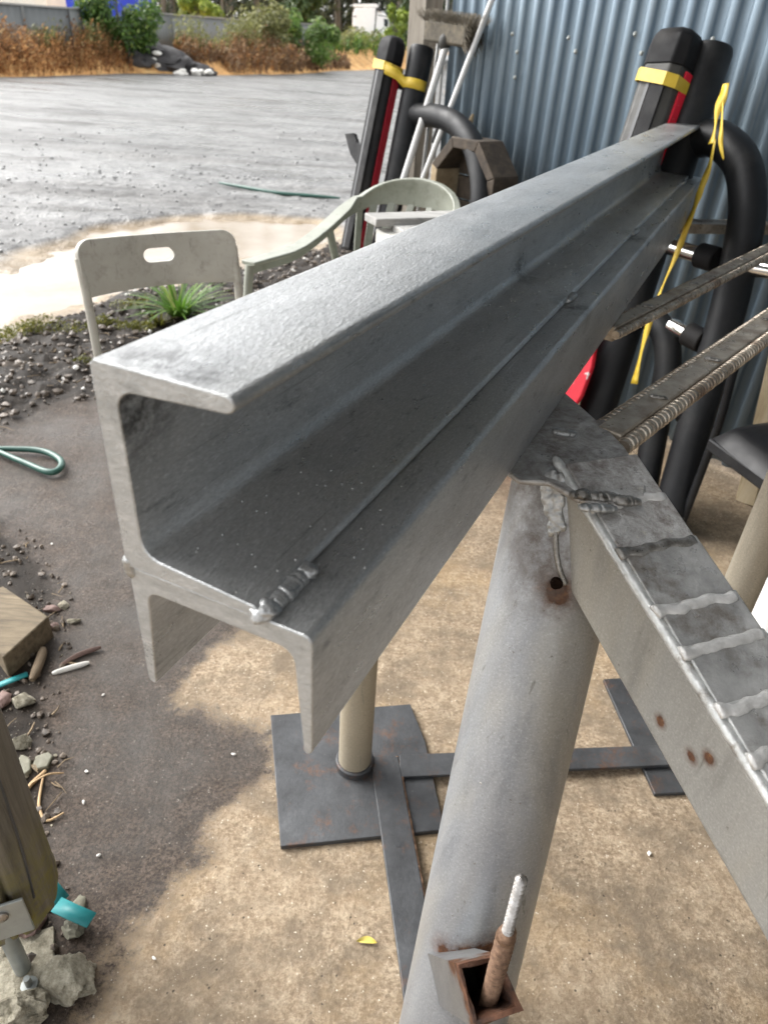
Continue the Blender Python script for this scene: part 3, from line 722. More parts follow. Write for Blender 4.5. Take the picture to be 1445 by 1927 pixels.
# ------------------------------------------------------------------ open shed: sheeting, post, roof
shed = thing('open_shed', 'open sided shed with blue grey corrugated steel wall and squared timber end post', 'shed', onwall(800, 300))
def sofwall(px, py): return (onwall(px, py) - NW * WOFF).dot(UW)
s_end = sofwall(834, 150); s_lap = sofwall(900, 200); PITCH = .0947 * WOFF / 2.95
def sheet(s0, s1, off, zt, name='wall_sheet'):
    vs = []; n = int((s1 - s0) / PITCH * 16)
    for i in range(n + 1):
        s = s0 + (s1 - s0) * i / n; a = 2 * math.pi * (s - s_ph) / PITCH; o = off - .0115 * math.cos(a) 
        p = NW * o + UW * (s + .0045 * math.sin(2 * a))
        vs += [(p.x, p.y, .02), (p.x, p.y, zt)]
    fs = [(2 * i, 2 * i + 2, 2 * i + 3, 2 * i + 1) for i in range(n)]
    o = MB().add(vs, fs).build(name, M['corr'], shed, smooth=180, recalc=False)
    sd = o.modifiers.new('thick', 'SOLIDIFY'); sd.thickness = .0008
    return o
s_ph = sofwall(936, 0)
sheet(s_end + .01, s_lap + .03, WOFF + .012, 2.84); sheet(s_lap, s_lap + 3.6, WOFF, 2.84)
for q in ((964, 63), (973, 97), (969, 145), (1070, 70), (1083, 96), (1195, 63), (1207, 99), (1341, 73)):
    p = onwall(*q, WOFF - .010); MB().tube([p, p - NW * .004, p - NW * .007], [.009, .007, .004], 10).build('wall_screw', M['galv'], shed)
# timber post: left face lit, right face dark
pc = onwall(803, 60, WOFF - .02) - UW * .02
MB().box(Vector((pc.x, pc.y, 1.42)), (.13, .10, 2.84), UW, NW, Z3).build('post', M['post_wood'], shed, smooth=30, bevel=.004)
e0 = NW * (WOFF - .01) + UW * (s_end - .005)
MB().box(Vector((e0.x, e0.y, 1.3)), (.012, .012, 2.3), UW, NW, Z3).build('edge_trim', M['white_pole'], shed, smooth=30, bevel=.002)
# unseen roof, shapes shade and reflections: beyond the wall to an open left eave
rp = [Vector((-.42, -1.3, 2.85)), Vector((-.16, 4.0, 2.85)), NW * (WOFF + .25) + UW * (s_end - .2) + Z3 * 2.9, NW * (WOFF + .25) + UW * (s_lap + 7.5) + Z3 * 2.9, Vector((4.2, -4.2, 2.85)), Vector((.6, -1.3, 2.85))]
nr_ = len(rp)
MB().add(rp + [p + Z3 * .03 for p in rp], [tuple(range(nr_ - 1, -1, -1)), tuple(range(nr_, 2 * nr_))] + [(i, (i + 1) % nr_, nr_ + (i + 1) % nr_, nr_ + i) for i in range(nr_)]).build('roof', M['roof'], shed, smooth=0)
# unseen end wall added out of frame right to darken reflections in the beam
e1 = NW * (WOFF - .05) + UW * (s_lap + 3.55); e2 = Vector((2.6, -4.0, 0))
dv = (e2 - e1); nvv = Vector((dv.y, -dv.x, 0)).normalized()
MB().box((e1 + e2) / 2 + Z3 * 1.4, (dv.length, .03, 2.78), dv, nvv, Z3).build('added_end_wall', M['roof'], shed, smooth=0)
# ------------------------------------------------------------------ padded frames leaning on the wall
def lean_plane(o_top, ztop, o_bot):
    a = NW * o_top + Z3 * ztop; b = NW * o_bot
    v = (a - b).normalized(); n = UW.cross(v).normalized()
    return b, (n if n.dot(NW) > 0 else -n), v
def frame_unit(label, LP, post, pipe, rp_, arches, hookpix, rungs, lowextend, feet=()):
    B, Nn, V = LP
    def P(px, py, back=0.0): return onp(px, py, B + Nn * back, Nn)
    pt, pb = P(*pipe[0]), P(*pipe[1])
    dirp = (pb - pt).normalized(); tt = -pb.z / dirp.z
    foot = pb + dirp * max(0, tt - .02)
    root = thing('padded_frame', label, 'gym frame', Vector((foot.x, foot.y, 0)))
    MB().tube([pt + dirp * -.0, pt + dirp * .015, pt + (foot - pt) * .5, foot], [rp_ * .92, rp_, rp_, rp_], 26).build('pipe', M['black_pipe'], root, smooth=60, bevel=.003)
    for a in arches:
        pts = [P(*q, .01) for q in a['p']]
        if a.get('ground'):
            d = (pts[-1] - pts[-2]).normalized(); pts.append(pts[-1] + d * max(.02, (-pts[-1].z / d.z - .02)))
        MB().tube(bez(pts, 8), a['r'], 22).build('curved_tube', M['black_pipe'], root, smooth=70)
        if a.get('foot'):
            f = pts[-1]; MB().tube([Vector((f.x, f.y, .0)), Vector((f.x, f.y, .018)), Vector((f.x, f.y, .07))], [a['r'] * 1.25, a['r'] * 1.2, a['r'] * .9], 20).build('foot', M['grey_pad'], root)
    # padded box post in front of the pipe
    c0, c1, wpx = post['top'], post['bot'], post['w']
    q0, q1 = P(*c0, -.09), P(*c1, -.09)
    d = (q1 - q0).normalized(); ex = post.get('ext', 0)
    q1 = q1 + d * ex
    # oriented octagonal section
    side = UW - d * UW.dot(d); side.normalize(); nor = d.cross(side).normalized()
    if nor.dot(NW) > 0: nor = -nor
    hw = wpx / 2; ch = hw * .38; hd = hw * post.get('deep', .8)
    oct_ = [(-hw + ch, -hd), (hw - ch, -hd), (hw, -hd + ch), (hw, hd - ch), (hw - ch, hd), (-hw + ch, hd), (-hw, hd - ch), (-hw, -hd + ch)]
    body = MB().prism(oct_, q0 + d * .10, side, nor, q1 - q0 - d * .10).build('padded_post', M[post.get('mat', 'grey_pad')], root, smooth=20, bevel=.006, bseg=3)
    # rounded cap
    m = MB(); rings = [(.102, 1.03), (.05, 1.06), (.02, 1.0), (.004, .86), (-.004, .62)]
    vs = []
    for h, k in rings: vs += [q0 + d * h + side * x * k + nor * y * k for x, y in oct_]
    fs = [(r * 8 + i, r * 8 + (i + 1) % 8, (r + 1) * 8 + (i + 1) % 8, (r + 1) * 8 + i) for r in range(4) for i in range(8)] + [tuple(range(32, 40)), tuple(range(7, -1, -1))]
    m.add(vs, fs).build('post_cap', M['black_rubber'], root, smooth=35, bevel=.004)
    # side panel seam and red strip on the right face
    MB().box(q0 + d * (.10 + ((q1 - q0).length - .1) / 2) + side * (hw + .003) + nor * (-hd * .25), ((q1 - q0).length - .12, .008, hd * .75), d, side, nor).build('red_strip', M['red'] if not post.get('scuff') else M['red_white'], root, smooth=30)
    MB().box(q0 + d * (.12 + ((q1 - q0).length - .12) / 2) + side * (-hw * .15) + nor * (hd + .0015), ((q1 - q0).length - .14, .012, .005), d, side, nor).build('seam_strip', M['truck_dark'], root, smooth=30)
    MB().box(q0 + d * (.12 + ((q1 - q0).length - .12) / 2) + side * (hw * .38) + nor * (hd + .003), ((q1 - q0).length - .14, hw * .75, .008), d, side, nor).build('face_panel', M['black_rubber'], root, smooth=30, bevel=.003)
    # stub between post and pipe
    sp_ = P(*post['stub']); tq = pt + dirp * (sp_ - pt).dot(dirp); ax_ = q0 + d * (tq - q0).dot(d)
    MB().tube([ax_, ax_ + (tq - ax_) * .5, tq], [.035, .030, .038], 16).build('connector', M['black_rubber'], root, smooth=60)
    if hookpix:
        hp = [P(*q, -.09) for q in hookpix]; nn = len(hp)
        MB().add([p + nor * .012 for p in hp] + [p - nor * .012 for p in hp], [tuple(range(nn)), tuple(range(2 * nn - 1, nn - 1, -1))] + [(i, nn + i, nn + (i + 1) % nn, (i + 1) % nn) for i in range(nn)]).build('hook_bracket', M['black_rubber'], root, smooth=30, bevel=.003)
    for a, b, col in rungs:
        ra, rb_ = P(*a, .0), P(*b, .0)
        rg = MB().tube([ra, rb_], .026, 18).build('rung', M['chrome'], root, smooth=60)
        if col:
            dd_ = (rb_ - ra).normalized(); MB().tube([rb_ - dd_ * .02, rb_ + dd_ * .045], .038, 18).build('rung_collar', M['black_rubber'], rg, smooth=60, bevel=.004)
    return root, (q0, d, side, nor, hw, hd), (pt, dirp)
# left unit
LPL = lean_plane(WOFF - .16, 1.3, WOFF - .5)
uL, pL, piL = frame_unit('black padded post with hook bracket and curved tube beside the timber post', LPL,
    dict(mat='black_rubber', top=(741, 72), bot=(690, 330), w=.122, deep=.75, ext=.35, stub=(760, 160)), ((795, 88), (744, 345)), .056,
    [dict(p=[(772, 214), (800, 216), (830, 220), (862, 236), (889, 272), (903, 322), (906, 372), (897, 430)], r=.048, ground=True)],
    [(652, 252), (668, 250), (674, 268), (690, 275), (697, 262), (697, 300), (678, 316), (662, 290)], [], 0)
# right unit
LPR = lean_plane(WOFF - .14, 1.36, 1.93)
uR, pR, piR = frame_unit('black padded post frame with chrome rungs and arched tubes leaning on the corrugated wall', LPR,
    dict(top=(1280, 62), bot=(1080, 640), w=.142, deep=.8, ext=.42, stub=(1300, 200), scuff=True), ((1342, 88), (1120, 780)), .064,
    [dict(p=[(1312, 262), (1352, 262), (1392, 300), (1406, 360), (1402, 430), (1375, 560), (1336, 700), (1296, 840)], r=.054, ground=True, foot=True),
     dict(p=[(1165, 592), (1215, 592), (1250, 628), (1256, 690), (1240, 770), (1222, 868)], r=.043, ground=True, foot=True)],
    None, [((1255, 462), (1325, 482), True), ((1400, 500), (1470, 512), False), ((1262, 612), (1302, 632), True), ((1270, 770), (1292, 776), True)], 0)
# warning triangle mark on the right pipe
wt = onp(1344, 190, LPR[0] - LPR[1] * .082, LPR[1])
rpn = [onp(q[0], q[1], LPR[0] - LPR[1] * .16, LPR[1]) for q in ((1124, 640), (1116, 690), (1096, 745), (1060, 800), (985, 905), (958, 966), (946, 962), (930, 948), (950, 890), (1010, 760), (1070, 650))]
npn = len(rpn)
o = MB().add([p - LPR[1] * .01 for p in rpn] + [p + LPR[1] * .01 for p in rpn], [tuple(range(npn)), tuple(range(2 * npn - 1, npn - 1, -1))] + [(i, npn + i, npn + (i + 1) % npn, (i + 1) % npn) for i in range(npn)]).build('red_panel', M['red_white'], None, smooth=30, bevel=.004)
tag(o, 'red plastic panel with pale scuffs glimpsed under the beam behind the trestle leg', 'panel')
# yellow tape
def ribbon(pts, wid, nrm, name, label, parent=None, twist=0):
    m = MB(); vs = []
    n = len(pts)
    for i, p in enumerate(pts):
        t = (pts[min(n - 1, i + 1)] - pts[max(0, i - 1)]).normalized()
        w_ = t.cross(nrm).normalized(); w_ = Matrix.Rotation(twist * math.sin(i * .5), 3, t) @ w_
        ww = wid[i] if isinstance(wid, list) else wid
        vs += [p - w_ * ww / 2, p + w_ * ww / 2]
    m.add(vs, [(2 * i, 2 * i + 2, 2 * i + 3, 2 * i + 1) for i in range(n - 1)])
    o = m.build(name, M['yellow'], parent, smooth=60, recalc=False)
    s = o.modifiers.new('thick', 'SOLIDIFY'); s.thickness = .0012
    return o
def band(info, h0, h1, k=1.05):
    q0, d, side, nor, hw, hd = info; ch = hw * .38
    oct_ = [(-hw + ch, -hd), (hw - ch, -hd), (hw, -hd + ch), (hw, hd - ch), (hw - ch, hd), (-hw + ch, hd), (-hw, hd - ch), (-hw, -hd + ch)]
    vs = []
    for i, (x, y) in enumerate(oct_):
        for h in (h0, h1): vs.append(q0 + d * (h + uni(-.004, .004) + .02 * x / hw * .5) + side * (x * k + .004 * (1 if x > 0 else -1)) + nor * (y * k + .009 * (1 if y > 0 else -1)))
    return vs, [(2 * i, 2 * ((i + 1) % 8), 2 * ((i + 1) % 8) + 1, 2 * i + 1) for i in range(8)]
tL = thing('yellow_tape', 'yellow tape binding the padded post to the pipe of the frame by the timber post', 'tape', pL[0])
v_, f_ = band(pL, .102, .136); o = MB().add(v_, f_).build('tape_band', M['yellow'], tL, smooth=0, recalc=False); o.modifiers.new('thick', 'SOLIDIFY').thickness = .0015
def wrap_between(info, pi, h, rp_):
    q0, d, side, nor, hw, hd = info; pt, dp_ = pi
    a = q0 + d * (h + .03) + side * (hw * .9) + nor * (hd + .01)
    cpt = pt + dp_ * (a - pt).dot(dp_) + dp_ * .02
    pts = [a]
    r = (a - cpt); 
    pts.append(a + (cpt - a) * .5 + nor * .02)
    for ang in (100, 70, 40, 10, -20): pts.append(cpt + (nor * math.sin(math.radians(ang)) + side * math.cos(math.radians(ang))) * (rp_ + .003) + dp_ * .012)
    return pts, d
pts, dd_ = wrap_between(pL, piL, .105, .056)
m = MB(); vs = []
for p in pts: vs += [p - dd_ * .021, p + dd_ * .021]
m.add(vs, [(2 * i, 2 * i + 2, 2 * i + 3, 2 * i + 1) for i in range(len(pts) - 1)]); o = m.build('tape_strip', M['yellow'], tL, smooth=25, recalc=False); o.modifiers.new('thick', 'SOLIDIFY').thickness = .0015
tR = thing('yellow_tape', 'torn yellow tape around the right hand padded post with long strands hanging down', 'tape', pR[0])
v_, f_ = band(pR, .124, .157); o = MB().add(v_, f_).build('tape_band', M['yellow'], tR, smooth=0, recalc=False); o.modifiers.new('thick', 'SOLIDIFY').thickness = .0015
def RP(px, py, b): return onp(px, py, LPR[0] + LPR[1] * b, LPR[1])
TB = -.10
ribbon(bez([RP(q[0], q[1], TB) for q in ((1366, 156), (1360, 180), (1350, 210), (1345, 240), (1339, 270))], 5), [.02 + .012 * math.sin(i * .33) for i in range(21)], NW, 'tape_strand', '', tR, .3)
ribbon(bez([RP(q[0], q[1], TB) for q in ((1360, 190), (1357, 240), (1356, 270), (1361, 300))], 5), [.012 * (1 - .85 * (abs(i - 8) / 8) ** 2) + .001 for i in range(16)], NW, 'tape_strand', '', tR, .4)
lg = bez([RP(q[0], q[1], TB + .0) for q in ((1345, 262), (1335, 310), (1320, 352), (1308, 385), (1291, 430), (1272, 480), (1248, 535), (1224, 600), (1208, 655), (1193, 722))], 5)
ribbon(lg, [.006 + .012 * abs(math.sin(i * .105)) + .006 * abs(math.sin(i * .31)) for i in range(len(lg))], NW, 'tape_strand', '', tR, .5)

# ------------------------------------------------------------------ folding chair
def folding_chair():
    zt, zb = .80, .585
    A = atz(139, 455, zt); B = atz(441, 433, zt); 
    r = (B - A); r.z = 0; Wd = r.length; r.normalize(); fw = Vector((r.y, -r.x, 0))      # fw toward viewer
    base = (A + B) / 2; base.z = 0
    t = thing('folding_chair', 'grimy beige folding chair with oblong hand hole in its back, by the puddle', 'folding chair', base)
    hw = Wd / 2
    def loc(x, y, zz): return base + r * x + fw * y + Z3 * zz
    # back panel: curved sheet with hole (grid minus hole), built as outline strips
    m = MB(); NXs, NZs = 44, 20; vs = []; hole = {}
    zt2, zb2 = zt + .004, zt - .150
    def surf(u, v):        # u -1..1 , v 0..1 bottom-top
        x = u * hw; zz = zb2 + (zt2 - zb2) * v - .006 * (1 - u * u) * v
        y = -.045 * (1 - u * u) + .02 * (1 - v)
        # rounded top corners
        return x, y, zz
    def inside(u, v):
        x = u * hw; zz = v * (zt2 - zb2)
        # rounded upper corners
        rc = .035; cx_, cz_ = hw - rc, (zt2 - zb2) - rc
        if abs(x) > cx_ and zz > cz_ and math.hypot(abs(x) - cx_, zz - cz_) > rc: return False
        return True
    Hh_ = zt2 - zb2
    HC, HR, HL = (.005, Hh_ * .60), .0205, .026       # hole centre, radius, half straight
    bm = bmesh.new()
    # outline ring and hole ring -> triangulated fill, then displaced by surf
    out = []
    for i in range(25): out.append((-hw + 2 * hw * i / 24, 0))
    for i in range(1, 8): out.append((hw, (Hh_ - .04) * i / 8))
    for i in range(9): a = math.radians(90 * i / 8); out.append((hw - .04 + .04 * math.cos(a), Hh_ - .04 + .04 * math.sin(a)))
    for i in range(1, 24): out.append((hw - .04 - (2 * hw - .08) * i / 24, Hh_))
    for i in range(9): a = math.radians(90 + 90 * i / 8); out.append((-hw + .04 + .04 * math.cos(a), Hh_ - .04 + .04 * math.sin(a)))
    for i in range(1, 8): out.append((-hw, (Hh_ - .04) * (1 - i / 8)))
    hol = []
    for i in range(13): a = math.radians(-90 + 180 * i / 12); hol.append((HC[0] + HL + HR * math.cos(a), HC[1] + HR * math.sin(a)))
    for i in range(13): a = math.radians(90 + 180 * i / 12); hol.append((HC[0] - HL + HR * math.cos(a), HC[1] + HR * math.sin(a)))
    es = []
    for ring in (out, hol):
        vv = [bm.verts.new((x, zz, 0)) for x, zz in ring]
        es += [bm.edges.new((vv[i], vv[(i + 1) % len(vv)])) for i in range(len(vv))]
    bmesh.ops.triangle_fill(bm, edges=es, use_beauty=True)
    bmesh.ops.subdivide_edges(bm, edges=[e for e in bm.edges if not e.is_boundary and e.calc_length() > .05], cuts=3, use_grid_fill=True)
    bmesh.ops.triangulate(bm, faces=bm.faces)
    vs = []
    for v in bm.verts:
        x, zz = v.co.x, v.co.y; u = x / hw; q = zz / Hh_
        vs.append(loc(x, -.05 * (1 - u * u) + .02 * (1 - q), zb2 + zz - .008 * (1 - u * u) * q))
    fs = [tuple(v.index for v in f.verts) for f in bm.faces]; bm.free()
    o = MB().add(vs, fs).build('backrest', M['beige_plastic'], t, smooth=50)
    s = o.modifiers.new('thick', 'SOLIDIFY'); s.thickness = .016; s.offset = 0
    bv = o.modifiers.new('b', 'BEVEL'); bv.width = .004; bv.segments = 2; bv.limit_method = 'ANGLE'
    for sx in (-1, 1):
        x = sx * (hw - .006)
        pts = [loc(x, .02, zb2 - .02), loc(x - sx * .0, .06, .45), loc(x, .20, .02)]
        MB().tube([loc(x, -.002, zt2 - .05), loc(x, .018, zb2), loc(x, .03, .46), loc(x, .12, .0)], .0125, 12).build('frame_leg', M['beige_plastic'], t)
        MB().tube([loc(x - sx * .02, .36, .44), loc(x - sx * .02, .02, .0)], .0115, 12).build('frame_leg', M['beige_plastic'], t)
    MB().box(loc(0, .24, .45), (Wd - .05, .36, .02), r, fw, Z3).build('seat', M['beige_plastic'], t, smooth=30, bevel=.008)
folding_chair()

# ------------------------------------------------------------------ monobloc armchair
def armchair():
    fr = atz(470, 492, .60); bk = atz(750, 322, .80)
    MID = Vector((0, 0, 0))
    # arm runs from fr (front) back to bl (left end of the back)
    bl = atz(672, 372, .74)
    fwd = (fr - bl); fwd.z = 0; Ld = fwd.length; fwd.normalize()
    rgt = Vector((fwd.y, -fwd.x, 0))             # to the chair's right when looking along fwd... sign fixed below
    br_ = atz(818, 372, .74)
    if (br_ - bl).dot(rgt) < 0: rgt = -rgt
    wd = max(.46, (br_ - bl).dot(rgt))
    base = Vector((bl.x, bl.y, 0)) + rgt * wd / 2 + fwd * Ld * .5
    t = thing('plastic_armchair', 'greenish plastic armchair with slatted round back behind the weathered bench', 'armchair', base)
    def loc(x, y, zz): return Vector((bl.x, bl.y, 0)) + rgt * x + fwd * y + Z3 * zz
    # plan curve of the shell : left arm front -> back arc -> right arm front
    plan = []
    D = .10
    for i in range(9): plan.append((-.01, Ld - Ld * i / 9, 'L'))
    for i in range(17):
        a = math.radians(180 - 180 * i / 16); plan.append((wd / 2 + (wd / 2 + .01) * math.cos(a), -D * math.sin(a) * 1.6, 'B'))
    for i in range(1, 10): plan.append((wd + .01, Ld * i / 9, 'R'))
    n = len(plan)
    def topz(i):
        k = plan[i]
        if k[2] == 'B':
            u = (k[0] - wd / 2) / (wd / 2); return .745 + .085 * max(0, 1 - u * u) ** .6
        f = k[1] / Ld
        return .60 + .145 * max(0, 1 - f * 1.55) ** 1.4
    def band(i):
        k = plan[i]
        if k[2] == 'B':
            u = (k[0] - wd / 2) / (wd / 2); return .065 + .05 * max(0, 1 - u * u)
        return .05
    vs = []; fs = []
    for i, k in enumerate(plan):
        zt = topz(i); h = band(i)
        tx = plan[min(n - 1, i + 1)][0] - plan[max(0, i - 1)][0]; ty = plan[min(n - 1, i + 1)][1] - plan[max(0, i - 1)][1]
        l = math.hypot(tx, ty); nx_, ny_ = -ty / l, tx / l
        flat = 1 if k[2] != 'B' else .25
        wout = .024 * flat + .008; lean = -.03 * (0 if k[2] != 'B' else 1)
        for dx, dz in ((-wout, 0), (wout, 0), (wout, -.012), (.008, -.02), (.006, -h), (-.006, -h), (-.008, -.02), (-wout, -.012)):
            vs.append(loc(k[0] + nx_ * dx, k[1] + ny_ * dx, zt + dz))
    for i in range(n - 1):
        for q in range(8): fs.append((i * 8 + q, i * 8 + (q + 1) % 8, (i + 1) * 8 + (q + 1) % 8, (i + 1) * 8 + q))
    fs += [tuple(range(8)), tuple(range((n - 1) * 8 + 7, (n - 1) * 8 - 1, -1))]
    MB().add(vs, fs).build('rim', M['green_plastic'], t, smooth=50, bevel=.003)
    for j, i in enumerate((10, 12, 14, 16, 18, 20, 22, 24)):
        k = plan[i]; zt = topz(i) - band(i) + .01
        a = loc(k[0], k[1], zt); b = loc(wd / 2 + (k[0] - wd / 2) * .82, .06 + k[1] * .3, .43)
        tx = plan[i + 1][0] - plan[i - 1][0]; ty = plan[i + 1][1] - plan[i - 1][1]
        d = (b - a); tv = (rgt * tx + fwd * ty).normalized()
        MB().box((a + b) / 2, (d.length, .034, .008), d, tv - d.normalized() * tv.dot(d.normalized()), None).build('back_slat', M['green_plastic'], t, smooth=30, bevel=.003)
    for x in (-.01, wd + .01):
        MB().tube(bez([loc(x, Ld - .01, .585), loc(x, Ld + .012, .45), loc(x, Ld + .03, .2), loc(x, Ld + .05, 0)], 4), [.03] * 13, 12, squash=(1, .55)).build('leg', M['green_plastic'], t, smooth=60)
        MB().tube(bez([loc(x, Ld * .28, .66), loc(x, Ld * .16, .45), loc(x, -.02, .2), loc(x, -.08, 0)], 4), [.032] * 13, 12, squash=(1, .5)).build('leg', M['green_plastic'], t, smooth=60)
    MB().box(loc(wd / 2, Ld * .48, .42), (wd, Ld * .95, .02), rgt, fwd, Z3).build('seat', M['green_plastic'], t, smooth=30, bevel=.008)
armchair()

# ------------------------------------------------------------------ weathered bench behind the beam
ba = atz(690, 402, .84); bb = atz(880, 397, .84)
bd = (bb - ba); bd.z = 0; bL = bd.length; bd.normalize(); bn = Vector((bd.y, -bd.x, 0))
bench = thing('weathered_bench', 'silvery weathered board bench on a rust stained white stand in front of the plastic armchair', 'bench', Vector((ba.x, ba.y, 0)) + bd * .3)
MB().box(ba + bd * (bL / 2 + .1) + bn * .03 - Z3 * .012, (bL + .2, .10, .025), bd, bn, Z3).build('board', M['grey_wood'], bench, smooth=30, bevel=.004)
MB().box(ba + bd * (bL / 2 + .12) + bn * .14 - Z3 * .03, (bL + .12, .13, .022), bd, bn, Z3).build('board', M['grey_wood'], bench, smooth=30, bevel=.004)
for q in (.06, bL): MB().box(Vector((ba.x, ba.y, .40)) + bd * q + bn * .09, (.07, .14, .80), bd, bn, Z3).build('stand_leg', M['white_box'], bench, smooth=30, bevel=.005)
MB().box(Vector((ba.x, ba.y, .73)) + bd * (bL / 2) + bn * .15, (bL - .05, .02, .15), bd, bn, Z3).build('apron', M['white_box'], bench, smooth=30, bevel=.003)

# ------------------------------------------------------------------ octagonal timber reel, broom, poles by the wall
def reel():
    off = WOFF - .22; N_ = NW
    pix = [(812, 340), (862, 286), (905, 280), (940, 296), (958, 345), (955, 400), (920, 440), (840, 440), (812, 400)]
    ps = [onwall(*q, off) for q in pix]
    c = sum(ps, Vector()) / len(ps); r = sum((p - c).length for p in ps) / len(ps) * .97
    base = Vector((c.x, c.y, 0))
    t = thing('timber_reel', 'brown eight sided timber reel frame leaning against the wall under the broom', 'wooden frame', base)
    oc = [(r * math.cos(math.radians(22.5 + 45 * i)), r * math.sin(math.radians(22.5 + 45 * i))) for i in range(8)]
    for i in range(8):
        a, b = oc[i], oc[(i + 1) % 8]; k = .80
        poly = [a, b, (b[0] * k, b[1] * k), (a[0] * k, a[1] * k)]
        MB().prism(poly, c - N_ * .07, UW, Z3, N_ * .14).build('rim_board', M['edge_wood'] if i == 3 else M['dark_wood'], t, smooth=20, bevel=.004)
    for y in (-.5, 0, .5):
        MB().box(c + Z3 * r * y * .9 + N_ * .05, (r * 1.3, .02, r * .42), UW, N_, Z3).build('inner_board', M['dark_wood'], t, smooth=20, bevel=.004)
    zz = c.z - r
    MB().box(Vector((c.x, c.y, zz / 2)), (.12, .1, zz), UW, N_, Z3).build('support', M['brown_wood'], t, smooth=20, bevel=.004)
reel()
def pole(name, label, cat, p0, p1, o0, o1, r, mt, parts=None):
    a = onwall(*p0, o0); b = onwall(*p1, o1); d = (b - a).normalized()
    foot = b + d * (-b.z / d.z - .0)
    t = thing(name, label, cat, foot)
    MB().tube([a, (a + foot) / 2, foot], r, 14).build('shaft', mt, t, smooth=60)
    return t, a, foot, d
pw, a_, f_2, d_ = pole('white_pole', 'long straight white pole leaning across the broom', 'pole', (930, -12), (797, 332), WOFF - .05, WOFF - .30, .0125, M['white_pole'])
cq = onwall(822, 254, WOFF - .24); MB().tube([cq - d_ * .035, cq + d_ * .035], .0165, 14).build('grip', M['black_rubber'], pw)
bt, a_, f_2, d_ = pole('broom', 'upturned broom with dusty block head leaning on the wall', 'broom', (843, 74), (806, 190), WOFF - .12, WOFF - .22, .016, M['white_pole'])
def broom_head():
    cA = onwall(812, 50, WOFF - .10); cB = onwall(893, 62, WOFF - .10); c = (cA + cB) / 2; d = (cB - cA); Lh = d.length; d.normalize(); w_ = d.cross(NW).normalized()
    if w_.z < 0: w_ = -w_
    MB().box(c - w_ * .012, (Lh * .98, .095, .085), d, NW, w_).build('block', M['bristle'], bt, smooth=30, bevel=.012)
    m = MB()
    for i in range(1100):
        x = uni(-.5, .5) * Lh * 1.04; y = uni(-.052, .052); s0 = c + d * x + NW * y + w_ * .022
        e = s0 + w_ * uni(.02, .05) + d * (x * .25 + uni(-.014, .014)) + NW * (y * .5 + uni(-.014, .014))
        if rnd() < .3:
            s0 = c + d * (Lh * .47) + NW * y + w_ * uni(-.06, .03); e = s0 + d * uni(.01, .035) + w_ * uni(-.03, .01)
        p = d * .0028
        m.add([s0 - p, s0 + p, e + p * .5, e - p * .5], [(0, 1, 2, 3)])
    m.build('bristles', M['bristle'], bt, smooth=0, recalc=False)
    MB().ico(c - w_ * .045 - NW * .035, .028, 2, (1, 1, 1.3)).build('socket', M['grey_pad'], bt, smooth=180)
broom_head()
pole('thin_rod', 'thin pale rod standing in the gap behind the timber post', 'rod', (826, 70), (786, 400), WOFF - .06, WOFF - .2, .008, M['white_pole'])
sa, sb, = onwall(890, 214, WOFF - .05), onwall(860, 300, WOFF - .12); sd_ = (sb - sa).normalized(); sf = sb + sd_ * (-sb.z / sd_.z)
st = thing('wooden_stake', 'pale sharpened wooden stake behind the timber reel', 'stake', sf)
MB().tube([sa, sa + sd_ * .03, sf], [.006, .013, .015], 10).build('shaft', M['edge_wood'], st)

# ------------------------------------------------------------------ black chair at the right edge
def black_chair():
    foot = atz(1276, 1003, 0.0)
    t = thing('black_chair', 'black vinyl chair on thin black tube legs at the right edge', 'chair', foot)
    V = Vector((foot.x, foot.y, 0)); nn = Vector((-.2, -.98, 0))
    up_ = onp(1352, 800, V, nn); tp = onp(1393, 668, V, nn)
    MB().tube(bez([foot, up_, tp, tp + Vector((.09, .0, .05)), tp + Vector((.25, .02, .06))], 6), .0125, 12).build('leg', M['black_pipe'], t, smooth=60)
    k1 = onp(1348, 790, V, nn)
    # seat cushion
    s0 = atz(1336, 815, .44); 
    dx = (atz(1445, 893, .44) - s0); dx.z = 0; dx.normalize(); dyv = Vector((-dx.y, dx.x, 0))
    c = s0 + dx * .225 + dyv * .2 
    m = MB(); G = 16; vs = []
    for j in range(G + 1):
        for i in range(G + 1):
            u = -1 + 2 * i / G; v = -1 + 2 * j / G
            e = (1 - abs(u) ** 6) * (1 - abs(v) ** 6)
            uu = u * (1 - .08 * v * v); vv = v * (1 - .08 * u * u)
            vs.append(c + dx * uu * .23 + dyv * vv * .215 + Z3 * (-.01 + .05 * max(0, e) ** .4 + .012 * (1 - u * u) * (1 - v * v)))
    fs = [(j * (G + 1) + i, j * (G + 1) + i + 1, (j + 1) * (G + 1) + i + 1, (j + 1) * (G + 1) + i) for j in range(G) for i in range(G)]
    m.add(vs, fs).build('seat', M['vinyl'], t, smooth=180)
    MB().box(c - Z3 * .03, (.44, .41, .035), dx, dyv, Z3).build('seat_base', M['black_pipe'], t, smooth=30, bevel=.006)
    bc = c + dx * .30 + dyv * .1 + Z3 * .30
    MB().box(c + dyv * .23 + Z3 * .33 + dx * .12, (.38, .03, .26), dx, dyv, Z3).build('backrest', M['vinyl'], t, smooth=30, bevel=.012, bseg=3)
    for s_ in (dx * .2 - dyv * .18, dx * .2 + dyv * .2, dx * -.17 + dyv * .2):
        p = c + s_; MB().tube([p - Z3 * .03, Vector((p.x, p.y, 0)) + s_ * .12], .0115, 10).build('leg', M['black_pipe'], t)
black_chair()
